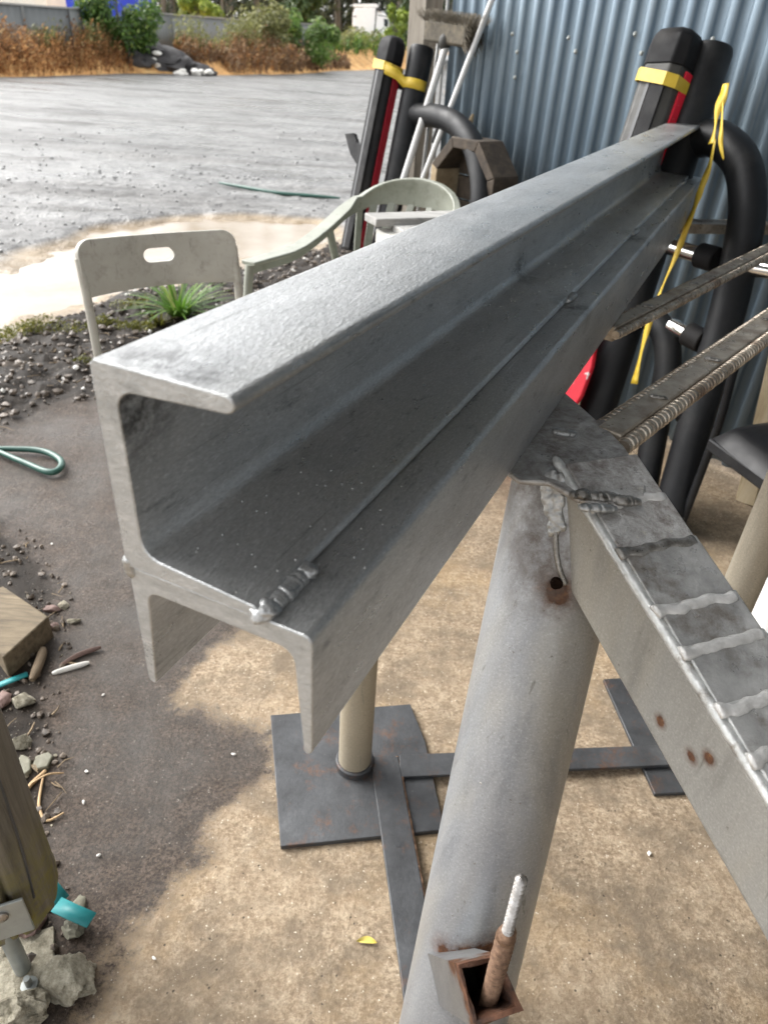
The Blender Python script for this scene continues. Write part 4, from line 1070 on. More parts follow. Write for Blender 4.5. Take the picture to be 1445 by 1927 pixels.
# pale timber leaning by the wall on the far right
ta = onwall(1486, 610, WOFF - .10); tb = onwall(1446, 780, WOFF - .12); dd = (tb - ta).normalized(); tf = tb + dd * (-tb.z / dd.z)
lt = thing('timber_length', 'pale sawn timber length standing behind the black chair', 'timber', tf)
MB().box((ta + tf) / 2, ((ta - tf).length, .07, .045), ta - tf, UW - (ta - tf).normalized() * UW.dot((ta - tf).normalized()), None).build('plank', M['pale_wood'], lt, smooth=30, bevel=.003)
# white tub at the right edge
wt_ = atz(1462, 1185, .0); t = thing('white_tub', 'white plastic tub just showing at the right edge beside the cream leg', 'tub', wt_)
prof = [(.001, 0.0), (.075, 0.0), (.085, .02), (.09, .16), (.094, .165), (.094, .175), (.088, .176), (.083, .02), (.001, .012)]
m = MB(); n = 28; vs = [wt_ + Vector((r_ * math.cos(2 * math.pi * i / n), r_ * math.sin(2 * math.pi * i / n), z_)) for r_, z_ in prof for i in range(n)]
m.add(vs, [(j * n + i, j * n + (i + 1) % n, (j + 1) * n + (i + 1) % n, (j + 1) * n + i) for j in range(len(prof) - 1) for i in range(n)]).build('tub_body', M['truck_white'], t, smooth=40)
MB().tube([wt_ + Z3 * .02, wt_ + Z3 * .035], .0905, 28).build('dark_band', M['truck_dark'], t)

# ------------------------------------------------------------------ log post on a steel stirrup
def logpost():
    gq = atz(38, 1822, 0)
    c = Vector((gq.x - .015, gq.y + .05, 0)); Rl = .078
    t = thing('log_post', 'mossy round timber post on a galvanised bolted stirrup at the lower left', 'post', c)
    m = MB(); n = 150; vs = []; rows = 70; zlo, zhi = .115, 2.8
    for j in range(rows + 1):
        zz = zlo + (zhi - zlo) * (j / rows) ** 1.6
        for i in range(n):
            a = 2 * math.pi * i / n
            rr = Rl * (1 + .035 * noise.noise(Vector((math.cos(a) * 1.4, math.sin(a) * 1.4, zz * 1.2))) + .012 * noise.noise(Vector((math.cos(a) * 7, math.sin(a) * 7, zz * 2))))
            da = (a - (math.radians(-52) + .10 * math.sin(zz * 3)) + math.pi) % (2 * math.pi) - math.pi
            rr *= 1 - .16 * math.exp(-(da / .045) ** 2)
            if zz < .16: rr *= 1 - .10 * noise.noise(Vector((a * 2, 3, 1))) - .05 * (1 - (zz - zlo) / .055)
            vs.append(c + Vector((rr * math.cos(a), rr * math.sin(a), zz)))
    fs = [(j * n + i, j * n + (i + 1) % n, (j + 1) * n + (i + 1) % n, (j + 1) * n + i) for j in range(rows) for i in range(n)] + [tuple(range(n - 1, -1, -1)), tuple(range(rows * n, rows * n + n))]
    m.add(vs, fs).build('log', M['log_wood'], t, smooth=180)
    cr_ = [oncyl(*q, c, Z3, Rl * .985) for q in ((-14, 1440), (4, 1484), (22, 1540), (38, 1588), (52, 1640), (64, 1690))]
    MB().tube(bez(cr_, 4), .0019, 8, jit=.2).build('crack', M['truck_dark'], t)
    # stirrup: plate facing viewer, rod, foot plate
    pn = Vector((.40, -.92, 0)).normalized(); pr = Vector((.92, .40, 0)).normalized()
    pc_ = c + pn * (Rl + .004) + Z3 * .192
    MB().box(pc_ - pr * .004, (.10, .005, .085), pr, pn, Z3).build('bracket_plate', M['galv'], t, smooth=30, bevel=.0015)
    for x, zz in ((.012, .018), (-.022, -.022)):
        b = MB().tube([pc_ + pr * x + Z3 * zz, pc_ + pr * x + Z3 * zz + pn * .006, pc_ + pr * x + Z3 * zz + pn * .009], [.011, .011, .006], 16).build('bolt', M['stud'], t, smooth=40)
    rodc = c + pn * (Rl - .018)
    MB().tube([Vector((rodc.x, rodc.y, .13)), Vector((rodc.x, rodc.y, .006))], .0125, 18).build('support_rod', M['galv'], t)
    MB().box(Vector((rodc.x, rodc.y - .0, .005)) - pr * .008, (.11, .11, .010), pr, pn, Z3).build('foot_plate', M['stone'], t, smooth=30, bevel=.002)
    ab = Vector((rodc.x, rodc.y, .01)) + pn * .034 + pr * .012
    MB().tube([ab, ab + Z3 * .004, ab + Z3 * .010, ab + Z3 * .011, ab + Z3 * .03], [.013, .013, .013, .006, .005], 12).build('anchor_bolt', M['galv'], t, smooth=40)
logpost()

# ------------------------------------------------------------------ loose things on the ground
def rock(px, py, w, label, mt='stone', scale=(1, .8, .6), seed=1, facet=.72, name='rock', cat='rock', rough=.3, sub=4, rz=0, zoff=0):
    p = atz(px, py, 0); r = w / 2
    rot = Matrix.Rotation(rz, 3, 'Z')
    hz = r * scale[2]
    o = MB().ico((p.x, p.y, hz * .62 + zoff), r, sub, scale, rough * 1.4, seed, 2.2, rot, facet - .12 if sub > 3 else facet).build(name, M[mt], None, smooth=32 if sub < 4 else 50)
    return tag(o, label, cat, 'stones on the ground by the log post' if mt in ('stone', 'slate', 'red_stone') else None)
rock(128, 1855, .098, 'large pale lump of rubble right of the stirrup foot', seed=3, scale=(1, .72, .62), rz=.3)
rock(42, 1915, .092, 'pale rough rubble lump in the bottom left corner', seed=8, scale=(1, .8, .7), rz=-.2)
rock(148, 1712, .04, 'small tan stone behind the teal strap end', 'slate', seed=5, scale=(.8, 1, .5), rz=.2, sub=3)
rock(138, 1755, .042, 'tan stone half under the front of the teal strap', 'slate', seed=6, scale=(1, .8, .5), sub=3)
rock(38, 1405, .055, 'knobbly cream stone above the two flat stones', seed=11, scale=(1, .8, .7), rz=.4)
tag(slab([(22, 1440), (41, 1419), (58, 1426), (58, 1448), (47, 1457), (25, 1454)], .0, .016, 'rock', M['slate'], None, .003), 'flat grey green stone, left of the pair near the log post', 'rock', 'stones on the ground by the log post')
tag(slab([(60, 1443), (66, 1423), (91, 1414), (100, 1421), (89, 1443), (64, 1448)], .0, .014, 'rock', M['slate'], None, .003), 'flat grey green stone, right of the pair near the log post', 'rock', 'stones on the ground by the log post')
rock(45, 1325, .055, 'rough grey stone below the teal strip at the left edge', seed=15, scale=(1, .9, .7))
rock(6, 1325, .05, 'dark reddish stone cut by the left edge', 'red_stone', seed=16, scale=(.8, 1, .6), sub=3)
rock(18, 1420, .035, 'small brown grey stone touching the log post edge', seed=17, scale=(.9, 1, .6))
rock(40, 1465, .04, 'rough stone below the two flat stones', seed=18, scale=(1, .8, .55))
rock(100, 1150, .045, 'reddish stone at the corner of the timber block', 'red_stone', seed=19, scale=(1, .6, .5), sub=3)
rock(102, 1182, .03, 'dark glossy stone beside the timber block', 'red_stone', seed=20, scale=(1, .8, .6), sub=3)
rock(120, 1142, .034, 'pale rubble piece past the timber block corner', seed=21, scale=(1, .8, .6))
rock(140, 1172, .036, 'white stone chip beside the timber block corner', 'stone', seed=22, scale=(1, .5, .5), rz=.4)
rock(62, 1745, .055, 'brown stone under the end of the log post', 'red_stone', seed=23, scale=(.9, .9, .7), sub=3)
rock(92, 1825, .05, 'thin flat stone behind the large pale lump', 'slate', seed=24, scale=(1, .8, .2), sub=3)
rock(8, 1790, .04, 'pale yellowish stone at the left edge by the stirrup', seed=25)
rock(40, 650, .10, 'dark clod at the left end of the soil strip', 'soilstone', seed=26, scale=(1, .8, .6))
rock(25, 705, .14, 'large dark clod at the left edge of the frame above the wet concrete', 'soilstone', seed=27, scale=(1, .8, .6))
# timber offcut
def offcut():
    z = .07; t_ = [atz(*q, z) for q in ((-70, 1140), (5, 1102), (92, 1160), (5, 1238))]
    n = 4; m = MB()
    m.add(t_ + [Vector((p.x, p.y, 0.0)) + (p - t_[0]) * .0 for p in t_], [(0, 1, 2, 3), (7, 6, 5, 4)] + [(i, 4 + i, 4 + (i + 1) % 4, (i + 1) % 4) for i in range(4)])
    o = m.build('timber_block', M['block_wood'], None, smooth=30, bevel=.004); tag(o, 'weathered square timber block at the left edge', 'timber block')
offcut()
def strip(pts, wid, name, label, cat, mt, thick=.003, group=None):
    m = MB(); vs = []; n = len(pts); pts = [Vector(p) for p in pts]
    for i, p in enumerate(pts):
        t = (pts[min(n - 1, i + 1)] - pts[max(0, i - 1)]).normalized(); w_ = t.cross(Z3).normalized()
        vs += [p - w_ * wid / 2, p + w_ * wid / 2]
    o = m.add(vs, [(2 * i, 2 * i + 1, 2 * i + 3, 2 * i + 2) for i in range(n - 1)]).build(name, M[mt], None, smooth=40, recalc=False)
    s = o.modifiers.new('thick', 'SOLIDIFY'); s.thickness = thick
    return tag(o, label, cat, group)
strip([atz(-30, 1300, .012), atz(20, 1280, .014), atz(52, 1268, .013)], .016, 'teal_strip', 'teal plastic strip end by the timber block', 'plastic strip', 'teal')
strip([atz(80, 1660, .05), atz(95, 1670, .045), atz(118, 1697, .03)], .026, 'teal_strip', 'bent teal strip rising beside the log post foot', 'plastic strip', 'teal')
strip([atz(106, 1702, .034), atz(135, 1716, .033), atz(172, 1732, .03)], .026, 'teal_strip', 'flat teal strip lying across the two tan stones', 'plastic strip', 'teal')
def stick(pix, r, name, label, cat, mt, z=.006, n=8, sq=None):
    pts = bez([atz(q[0], q[1], (q[2] if len(q) > 2 else z)) for q in pix], 6)
    rs = [r * (1 - .5 * abs(2 * i / (len(pts) - 1) - 1) ** 3) for i in range(len(pts))]
    return tag(MB().tube(pts, rs, n, squash=sq).build(name, M[mt], None, smooth=60), label, cat)
stick([(98, 1268), (130, 1258), (168, 1247)], .008, 'wood_sliver', 'pale whitish wood sliver left of the beam', 'wood sliver', 'white_chip', .006, 8, (.7, 1))
stick([(115, 1252), (150, 1232), (190, 1218)], .008, 'bark_sliver', 'dull mauve bark sliver behind the pale sliver', 'wood sliver', 'red_stone', .008, 8, (.6, 1))
stick([(40, 1500), (60, 1475), (82, 1455), (84, 1450)], .0045, 'dry_root', 'thick pale dry root branch by the log post', 'root', 'root')
stick([(84, 1450), (76, 1490), (74, 1520), (88, 1545), (120, 1530)], .003, 'dry_root', 'thin hooked orange root curling right', 'root', 'root')
stick([(58, 1475, .02), (90, 1458, .02), (120, 1455)], .002, 'dry_root', 'fine twig crossing the top of the roots', 'root', 'root')
stick([(60, 1280), (75, 1245), (82, 1220)], .012, 'rotten_stick', 'dark rotten stick leaning under the timber block', 'stick', 'brown_wood', .02)
stick([(-120, 840), (-40, 838), (40, 868), (90, 888), (112, 882), (114, 866), (85, 850), (40, 845), (-30, 848), (-130, 880)], .0115, 'garden_hose', 'dark green hose loop on the wet concrete at left', 'hose', 'hose', .02, 12)
stick([(412, 343), (450, 350), (520, 362), (580, 367), (640, 372)], .018, 'garden_hose', 'thin green hose lying across the wet gravel yard', 'hose', 'hose', .03, 8)
def leaf(px, py, L_, label):
    p = atz(px, py, .006); d = (atz(px + 20, py + 2, .006) - p).normalized(); s_ = Vector((-d.y, d.x, 0)); vs = []
    for i in range(9):
        t = i / 8; w_ = L_ * .16 * math.sin(math.pi * t) ** .8; q = p + d * L_ * (t - .5) + s_ * .004 * math.sin(t * 3)
        vs += [q - s_ * w_, q + Z3 * -.002, q + s_ * w_ + Z3 * .002]
    m = MB().add(vs, [(3 * i + k, 3 * i + k + 1, 3 * i + k + 4, 3 * i + k + 3) for i in range(8) for k in (0, 1)])
    tag(m.build('fallen_leaf', M['leaf_yellow'], None, smooth=60, recalc=False), label, 'leaf')
leaf(690, 1774, .035, 'yellow fallen leaf on the bare concrete left of the front leg')
CH = [((440, 1422), 'white chip between the beam end and the base plate'), ((1221, 1608), 'small white chip on concrete right of the front leg'), ((158, 1513), 'white chip on the wet concrete right of the roots'), ((164, 1454), 'tan oblong chip above the hooked root'), ((195, 1310), 'tiny white chip near the beam lower left tip'), ((98, 1025), 'white chip on wet concrete above the timber block'), ((290, 1806), 'pale chip on the concrete right of the large lump'), ((186, 1612), 'small pale chip in the wet concrete above the teal strip')]
for i, (q, lb) in enumerate(CH):
    p = atz(*q, 0); o = MB().ico((p.x, p.y, .004), uni(.0045, .0065), 2, (1, .6, .5), .3, i, 1.5, Matrix.Rotation(i, 3, 'Z'), .6).build('white_chip', M['white_chip'], None, smooth=30)
    tag(o, lb, 'chip', 'pale chips scattered on the concrete')
# gravel in the soil strip and left debris : stuff
def in_poly(poly, n, zf=None):
    lo, hi = poly.min(0), poly.max(0); out = []
    while len(out) < n:
        q = np.column_stack([np.random.uniform(lo[0], hi[0], 400), np.random.uniform(lo[1], hi[1], 400)])
        q = q[sdf(q, poly) < .04]; out += q.tolist()
    return out[:n]
np.random.seed(3)
zgrid = z.reshape(ny, nx)
def ground_z(x, y):
    i = min(max(np.searchsorted(xs, x) - 1, 0), nx - 2); j = min(max(np.searchsorted(ys, y) - 1, 0), ny - 2)
    return float(zgrid[j, i])
for nm, poly, cnt, s0, s1, mt in (('dark_gravel', SOIL, 3000, .004, .026, 'soilstone'), ('dark_gravel', DEBRIS, 1100, .002, .013, 'soilstone'), ('pale_gravel', SOIL, 130, .006, .018, 'white_chip'), ('pale_gravel', DEBRIS, 40, .003, .008, 'stone')):
    m = MB()
    for i, (x, y) in enumerate(in_poly(poly, cnt)):
        if y < .25 or abs(x) > 6: continue
        r = s0 + (s1 - s0) * rnd() ** 3
        m.ico((x, y, ground_z(x, y) + r * .25), r, 1, (1, uni(.6, 1), uni(.5, .9)), .35, i % 60, 1.6, Matrix.Rotation(uni(0, 6), 3, 'Z'), .7)
    tag(m.build(nm, M[mt], None, smooth=25), kind='stuff')
m = MB()
for poly, cnt in ((DEBRIS, 130), (SOIL, 160)):
    for x, y in in_poly(poly, cnt):
        if y < .25 or abs(x) > 5: continue
        a = uni(0, 6.28); L_ = uni(.012, .05) * (1.5 if poly is SOIL else 1); p = Vector((x, y, ground_z(x, y) + .003)); d = Vector((math.cos(a), math.sin(a), uni(-.05, .12))); r_ = uni(.0008, .0024)
        m.tube([p, p + d * L_ * .5 + Vector((uni(-.004, .004), uni(-.004, .004), .002)), p + d * L_], [r_, r_, r_ * .5], 5)
tag(m.build('twig_litter', simple('twig_litter', (.05, .034, .02), (.30, .22, .13), 30, (.7, .9), 0, .3, 90, .003), None, smooth=60), kind='stuff')
# loose fine gravel over the near yard, only what reads as texture
m = MB()
for i in range(700):
    px, py = uni(-40, 720), uni(330, 520) if rnd() < .7 else uni(240, 340)
    p = atz(px, py, 0)
    q = np.array([[p.x, p.y]])
    if sdf(q, PUDDLE)[0] < .1 or sdf(q, YARD)[0] > 0: continue
    r = uni(.006, .02) * (1.5 if py < 340 else 1)
    m.ico((p.x, p.y, ground_z(p.x, p.y) + r * .2), r, 1, (1, uni(.6, 1), .6), .3, i % 50, 1.6, Matrix.Rotation(uni(0, 6), 3, 'Z'), .7)
tag(m.build('yard_gravel', simple('grey_gravel', (.13, .13, .13), (.30, .30, .29), 7, (.3, .6), 0, .3, 60, .004), None, smooth=25), kind='stuff')
# tufts
def tuft(px, py, R_, n, mt, name, label, cat, hgt, wdt=.012, spread=.9, z0=None):
    p = atz(px, py, .03); gz = ground_z(p.x, p.y) if z0 is None else z0; m = MB()
    for i in range(n):
        a = uni(0, 2 * math.pi); d = Vector((math.cos(a), math.sin(a), 0)); s_ = Vector((-d.y, d.x, 0)); h = hgt * uni(.55, 1.1); sp = spread * uni(.15, 1.0) * R_
        b = Vector((p.x, p.y, gz - .005)) + d * uni(0, .25) * R_; vs = []
        for k in range(5):
            t = k / 4; q = b + d * sp * t ** 1.3 + Z3 * h * (t - .42 * t * t * sp / R_ * 1.4); w_ = wdt * (1 - t) ** .6 * .5 + .0006
            vs += [q - s_ * w_, q + s_ * w_]
        m.add(vs, [(2 * k, 2 * k + 1, 2 * k + 3, 2 * k + 2) for k in range(4)])
    return tag(m.build(name, M[mt], None, smooth=60, recalc=False), label, cat)
tuft(338, 592, .30, 120, 'grass_tuft', 'grass_tuft', 'bright green strappy grass tuft in the dark soil strip', 'grass tuft', .22, .014, 1.15)
tuft(300, 610, .10, 30, 'moss', 'weed_tuft', 'small olive weed left of the bright green grass tuft', 'weed', .09, .01)
def moss(px, py, Rx, label, n=420, h=.05):
    p = atz(px, py, .02); m = MB()
    for i in range(n):
        a = uni(0, 6.283); rr = Rx * math.sqrt(rnd()) * (.8 + .3 * math.sin(a * 3 + px)); x, y = p.x + rr * math.cos(a) * 1.3, p.y + rr * math.sin(a) * .8
        gz = ground_z(x, y); hh = h * uni(.3, 1) * (1.1 - rr / Rx * .7)
        c = Vector((x, y, gz + hh)); n_ = Vector((uni(-1, 1), uni(-1, 1), uni(.2, 1))).normalized(); u = n_.orthogonal().normalized(); v = n_.cross(u); s_ = uni(.005, .012)
        m.add([c - u * s_, c - v * s_ * .5, c + u * s_, c + v * s_ * .5], [(0, 1, 2, 3)])
        if rnd() < .4: m.add([Vector((x, y, gz)), Vector((x + .003, y, gz)), c], [(0, 1, 2)])
    tag(m.build('moss_patch', M['moss'], None, smooth=0, recalc=False), label, 'moss')
moss(45, 622, .24, 'yellowish moss cushion at the puddle edge on the far left', 900, .07)
moss(196, 612, .09, 'moss clump on the soil just right of the folding chair leg', 300)
moss(262, 622, .09, 'moss clump below the bright green grass tuft', 300)
moss(162, 690, .05, 'small green sprig beside the top corner of the beam', 90, .03)
moss(255, 580, .10, 'thin weed patch left above the grass tuft', 200, .06)

# ------------------------------------------------------------------ embankment, fence, plants, truck, wood
EDGE = [(-260, 152), (-120, 148), (0, 146), (70, 145), (150, 141), (230, 138), (300, 139), (390, 142), (480, 141), (560, 139), (640, 133), (705, 131), (760, 130), (840, 128)]
edge = [atz(*q, 0) for q in EDGE]
away = Vector((-.25, 1, 0)).normalized()
BM_ = MB(); rows = 26; vs = []; er = []
for i in range(len(edge) - 1):
    for k in range(12): er.append(edge[i].lerp(edge[i + 1], k / 12))
er.append(edge[-1])
def bank_h(dist, y, i=0):
    sc = max(.6, min(1.9, y / 30))
    t = min(1, dist / (2.6 * sc)); return (.62 * sc) * (t * t * (3 - 2 * t)) + max(0, dist - 4) * .012
dist_rows = [-.3, 0, .3, .6, .9, 1.2, 1.6, 2, 2.5, 3, 3.6, 4.4, 5.5, 7, 9, 12, 16, 22, 30, 45, 65, 90, 130, 180]
for j, dd_ in enumerate(dist_rows):
    for i, e in enumerate(er):
        q = e + away * dd_
        hh = bank_h(max(0, dd_), e.y) if dd_ > 0 else -.05
        hh += (.16 * noise.noise(Vector((q.x * .5, q.y * .5, 2))) + .08 * noise.noise(Vector((q.x * 1.7, q.y * 1.7, 4)))) * min(1, max(0, dd_) / 1.0) if dd_ < 12 else 0
        q = q + Vector((0, .35 * noise.noise(Vector((q.x * .8, 0, 3))), 0)); vs.append((q.x, q.y, hh))
ne = len(er)
BM_.add(vs, [(j * ne + i, j * ne + i + 1, (j + 1) * ne + i + 1, (j + 1) * ne + i) for j in range(len(dist_rows) - 1) for i in range(ne - 1)])
def mk_bank():
    k = NT('ochre_bank')
    c = k.ramp(k.noise(1.6, 8, .75), [(.28, (.34, .16, .06)), (.5, (.68, .38, .14)), (.72, (.82, .60, .28))])
    c = k.mix(k.ramp(k.noise(6, 7, .75), [(.50, 0.), (.68, .8)]), c, (.10, .06, .035))
    return k.set(color=c, rough=.9, normal=k.bump(k.noise(9, 8, .75), .6, .06))
M['bank'] = mk_bank()
tag(BM_.build('embankment', M['bank'], None, smooth=180, recalc=False), kind='structure')
def bankpt(px, dist):
    """point on the bank 'dist' metres behind the yard edge below photo column px"""
    for i in range(len(EDGE) - 1):
        if EDGE[i][0] <= px <= EDGE[i + 1][0]:
            t = (px - EDGE[i][0]) / (EDGE[i + 1][0] - EDGE[i][0]); e = edge[i].lerp(edge[i + 1], t); break
    q = e + away * dist; return Vector((q.x, q.y, bank_h(max(0, dist), e.y)))
def stalks(name, mt, spans, n, h0, h1, leafs=7, ls=.09, kind='stuff', width=.012):
    m = MB()
    for i in range(n):
        s_ = random.choice(spans); p = bankpt(uni(s_[0], s_[1]), uni(s_[2], s_[3])); sc = max(.8, p.y / 32); h = uni(h0, h1) * (s_[4] if len(s_) > 4 else 1) * sc * (.6 + .8 * (noise.noise(Vector((p.x * .7, p.y * .3, 1))) + .5))
        h = max(.15, h)
        d = Vector((uni(-.35, .35), uni(-.35, .35), 1)).normalized(); w_ = width * sc
        top = p + d * h; m.add([p + Vector((-w_, 0, 0)), p + Vector((w_, 0, 0)), top], [(0, 1, 2)])
        for k in range(leafs):
            c = p + d * h * uni(.2, 1.05) + Vector((uni(-1, 1), uni(-1, 1), uni(-.3, .3))) * .10 * h
            nrm = Vector((uni(-1, 1), uni(-1, 1), uni(-1, 1))).normalized(); u = nrm.orthogonal().normalized(); v = nrm.cross(u); q = ls * sc * uni(.4, 1)
            m.add([c - u * q, c - v * q * .4, c + u * q, c + v * q * .4], [(0, 1, 2, 3)])
    return tag(m.build(name, M[mt], None, smooth=0, recalc=False), kind=kind)
stalks('rusty_weeds', 'leaf_rust', [(-60, 150, .2, 2.4, 1.25), (-60, 250, .1, 1.6, .8), (120, 235, .8, 2.5), (330, 430, 1.4, 3, .5), (420, 560, .4, 3, .8)], 1400, .35, .95)
stalks('dry_brown_weeds', 'leaf_brown', [(340, 470, 1.2, 2.8, .8), (430, 580, .3, 2.6, 1.1), (-60, 60, 1, 3, 1.4), (540, 660, .4, 2, .5)], 1300, .3, .85)
stalks('olive_weeds', 'leaf_olive', [(40, 110, 1.8, 3, 1.2), (330, 500, 1.8, 3.5, 1.25), (440, 520, 2, 3.6, 1.5), (150, 210, 1.6, 2.6, .9), (640, 760, 3, 7, .6)], 900, .5, 1.05)
stalks('green_weeds', 'leaf_green', [(590, 640, 1.2, 3.5, .55), (620, 700, 2.5, 6, .5), (700, 800, 2, 8, .7)], 700, .35, .8)
stalks('low_yellow_weeds', 'leaf_bright', [(600, 660, 3, 6, .6), (690, 780, 3, 9, .7), (250, 330, 1.2, 2, .3)], 380, .3, .7)
def shrub(name, label, cat, c, R_, n, mt, ls, squash=(1, 1, .9), group=None, trunk=True, clumps=16, seed=0, base=None, tmat='trunk', shell=.35):
    random.seed(100 + seed)
    c = Vector(c); b = Vector((c.x, c.y, base)) if base is not None else c - Z3 * R_ * squash[2]
    t = thing(name, label, cat, b, group)
    cl = []
    for i in range(clumps):
        d = Vector((uni(-1, 1), uni(-1, 1), uni(-.9, 1))).normalized() * uni(.35, .95)
        cl.append((Vector((d.x * squash[0], d.y * squash[1], d.z * squash[2])) * R_ + c, R_ * uni(.18, .42)))
    m = MB()
    for i in range(n):
        q, r = random.choice(cl); d = Vector((random.gauss(0, 1), random.gauss(0, 1), random.gauss(0, 1))).normalized(); p = q + d * r * (shell + (1.12 - shell) * rnd() ** .6)
        nrm = (d + Vector((uni(-1, 1), uni(-1, 1), uni(-.3, 1.2))) * .8).normalized(); u = nrm.orthogonal().normalized(); u = Matrix.Rotation(uni(0, 6.28), 3, nrm) @ u; v = nrm.cross(u); s_ = ls * uni(.5, 1.25)
        m.add([p - u * s_, p - v * s_ * .45, p + u * s_, p + v * s_ * .45], [(0, 1, 2, 3)])
    m.build('crown', M[mt], t, smooth=0, recalc=False)
    if trunk:
        m = MB(); tr = max(.015, R_ * .05)
        m.tube(bez([b - Z3 * .1, b.lerp(c, .5) + Vector((uni(-.1, .1) * R_, 0, 0)), c + Z3 * R_ * .2], 4), [tr * (1 - .6 * i / 8) for i in range(9)], 8)
        for q, r in cl[:9]: m.tube([b.lerp(c, uni(.5, .9)), q], [tr * .5, tr * .15], 6)
        m.build('trunk', M[tmat], t)
    return t
# grey fences
def fence(label, pts, zb, seams):
    """pts: list of (px,py_top,y distance)"""
    P = [aty(px, py, y) for px, py, y in pts]
    t = thing('sheet_fence', label, 'fence', Vector((P[0].x, P[0].y, zb)), 'grey sheet fences beyond the yard')
    for i in range(len(P) - 1):
        a, b = P[i], P[i + 1]; d = (b - a); L_ = Vector((d.x, d.y, 0)).length; hd = Vector((d.x, d.y, 0)).normalized(); nn = Vector((-hd.y, hd.x, 0)); k = int(L_ / .05)
        vs = []
        for j in range(k + 1):
            q = a.lerp(b, j / k) + nn * (.012 if j % 4 in (1, 2) else 0); vs += [(q.x, q.y, zb), (q.x, q.y, q.z - .02)]
        o = MB().add(vs, [(2 * j, 2 * j + 2, 2 * j + 3, 2 * j + 1) for j in range(k)]).build('panel', M['fence'], t, smooth=20, recalc=False)
        s_ = o.modifiers.new('thick', 'SOLIDIFY'); s_.thickness = .006
        MB().box((a + b) / 2, (d.length, .06, .05), d, nn, None).build('capping', M['fence_cap'], t, smooth=30, bevel=.005)
    for q in seams:
        p = aty(*q); MB().box(Vector((p.x, p.y - .03, (p.z + zb) / 2 - .03)), (.07, .05, p.z - zb), (1, .3, 0), None, None).build('fence_post', M['fence'] if rnd() < .5 else M['truck_dark'], t, smooth=30)
    return t
yl = edge[2].y
fence('taller dark grey sheet fence at the far left below the pale container', [(-90, -2, yl + 2.2), (42, 8, yl + 3.6), (128, 14, yl + 4.6), (152, 15, yl + 7)], .2, [(42, 9, yl + 3.55), (128, 15, yl + 4.5)])
ym = edge[7].y
fence('long grey fence with pale capping running back to the truck', [(232, 19, ym - 1.0), (290, 23, ym + 2), (345, 28, ym + 4), (440, 35, ym + 10), (612, 46, edge[10].y + 8)], .3, [(322, 27, ym + 2.9), (376, 31, ym + 6.2), (612, 47, edge[10].y + 8)])
# shrubs on and behind the bank
p = bankpt(222, 1.7); pc2 = aty(222, 40, p.y)
shrub('green_shrub', 'big dark green shrub in front of the fence, left of the flower tuft', 'shrub', pc2, 1.45, 8000, 'leaf_green', .085, (1.0, .6, .95), 'shrubs by the fence', clumps=34, seed=1, base=p.z)
p = aty(368, 18, ym + 9); shrub('yellow_green_shrub', 'bright yellow green shrub showing above the long fence', 'shrub', p, .8, 2600, 'leaf_bright', .12, (1.25, .8, .65), 'shrubs by the fence', clumps=14, seed=2, base=.8)
p = bankpt(572, 2.2); p2 = aty(575, 76, p.y); shrub('green_shrub', 'mid green bushy weed shrub sprawling over the bank near the truck', 'shrub', p2, 1.25, 4200, 'leaf_light', .11, (1.5, .8, .85), 'shrubs by the fence', clumps=20, seed=3, base=p.z)
p = bankpt(505, 3.0); p2 = aty(510, 48, p.y); shrub('olive_shrub', 'olive seeding shrub rising over the fence top', 'shrub', p2, 1.0, 1700, 'leaf_olive', .10, (1.7, .7, .8), 'shrubs by the fence', clumps=18, seed=4, base=p.z)
p = aty(742, 55, 50); shrub('yellow_green_shrub', 'small bright green bush just right of the truck', 'shrub', p, .9, 1500, 'leaf_bright', .13, (.9, .8, 1.3), 'shrubs by the fence', clumps=12, seed=5, base=1.0)
p = bankpt(262, 2.0); p2 = aty(262, 66, p.y); m = MB()
for i in range(70):
    c = p2 + Vector((random.gauss(0, .16), random.gauss(0, .12), random.gauss(0, .13))); m.ico(c, uni(.03, .06), 1)
fl = thing('flower_tuft', 'tuft of white flowers at the foot of the dark green shrub', 'flowers', Vector((p2.x, p2.y, p.z)))
m.build('blossoms', M['flower'], fl)
m = MB()
for i in range(22): m.tube([Vector((p2.x + uni(-.1, .1), p2.y, p.z - .05)), p2 + Vector((uni(-.2, .2), uni(-.1, .1), uni(-.15, .1)))], [.01, .005], 5)
m.build('stem', M['leaf_green'], fl)
# rubble heap
rh = bankpt(310, 1.0); heap = thing('rubble_heap', 'dark soil heap with white rubble along its foot at the yard edge', 'rubble heap', Vector((rh.x, rh.y, 0)))
m = MB()
random.seed(9)
for q in ((268, 95, 2.1, .75), (285, 105, 1.8, .8), (300, 112, 1.5, .85), (320, 120, 1.2, .8), (345, 128, 1.0, .7), (370, 134, .8, .55), (255, 112, 1.5, .6)):
    p = bankpt(q[0], q[2]); m.ico(aty(q[0], q[1] + 4, p.y - .2), q[3], 3, (1.3, .8, .55), .5, q[0], 2.0)
m.build('soil_mound', simple('charred_soil', (.018, .017, .018), (.07, .066, .066), 3, (.6, .8), 0, .8, 12, .05), heap, smooth=60)
m = MB()
for i in range(16):
    px = random.choice((uni(282, 300), uni(330, 398), uni(335, 398))); py = 138 + uni(-5, 2) if px > 320 else uni(95, 134)
    p = bankpt(px, .25 if px > 320 else 1.2); m.ico(aty(px, py, p.y - .5), uni(.06, .17), 2, (1.3, 1, .7), .3, i, 1.6, None, .7)
o = m.build('white_rubble', M['white_chip'], heap, smooth=30); o['kind'] = 'stuff'
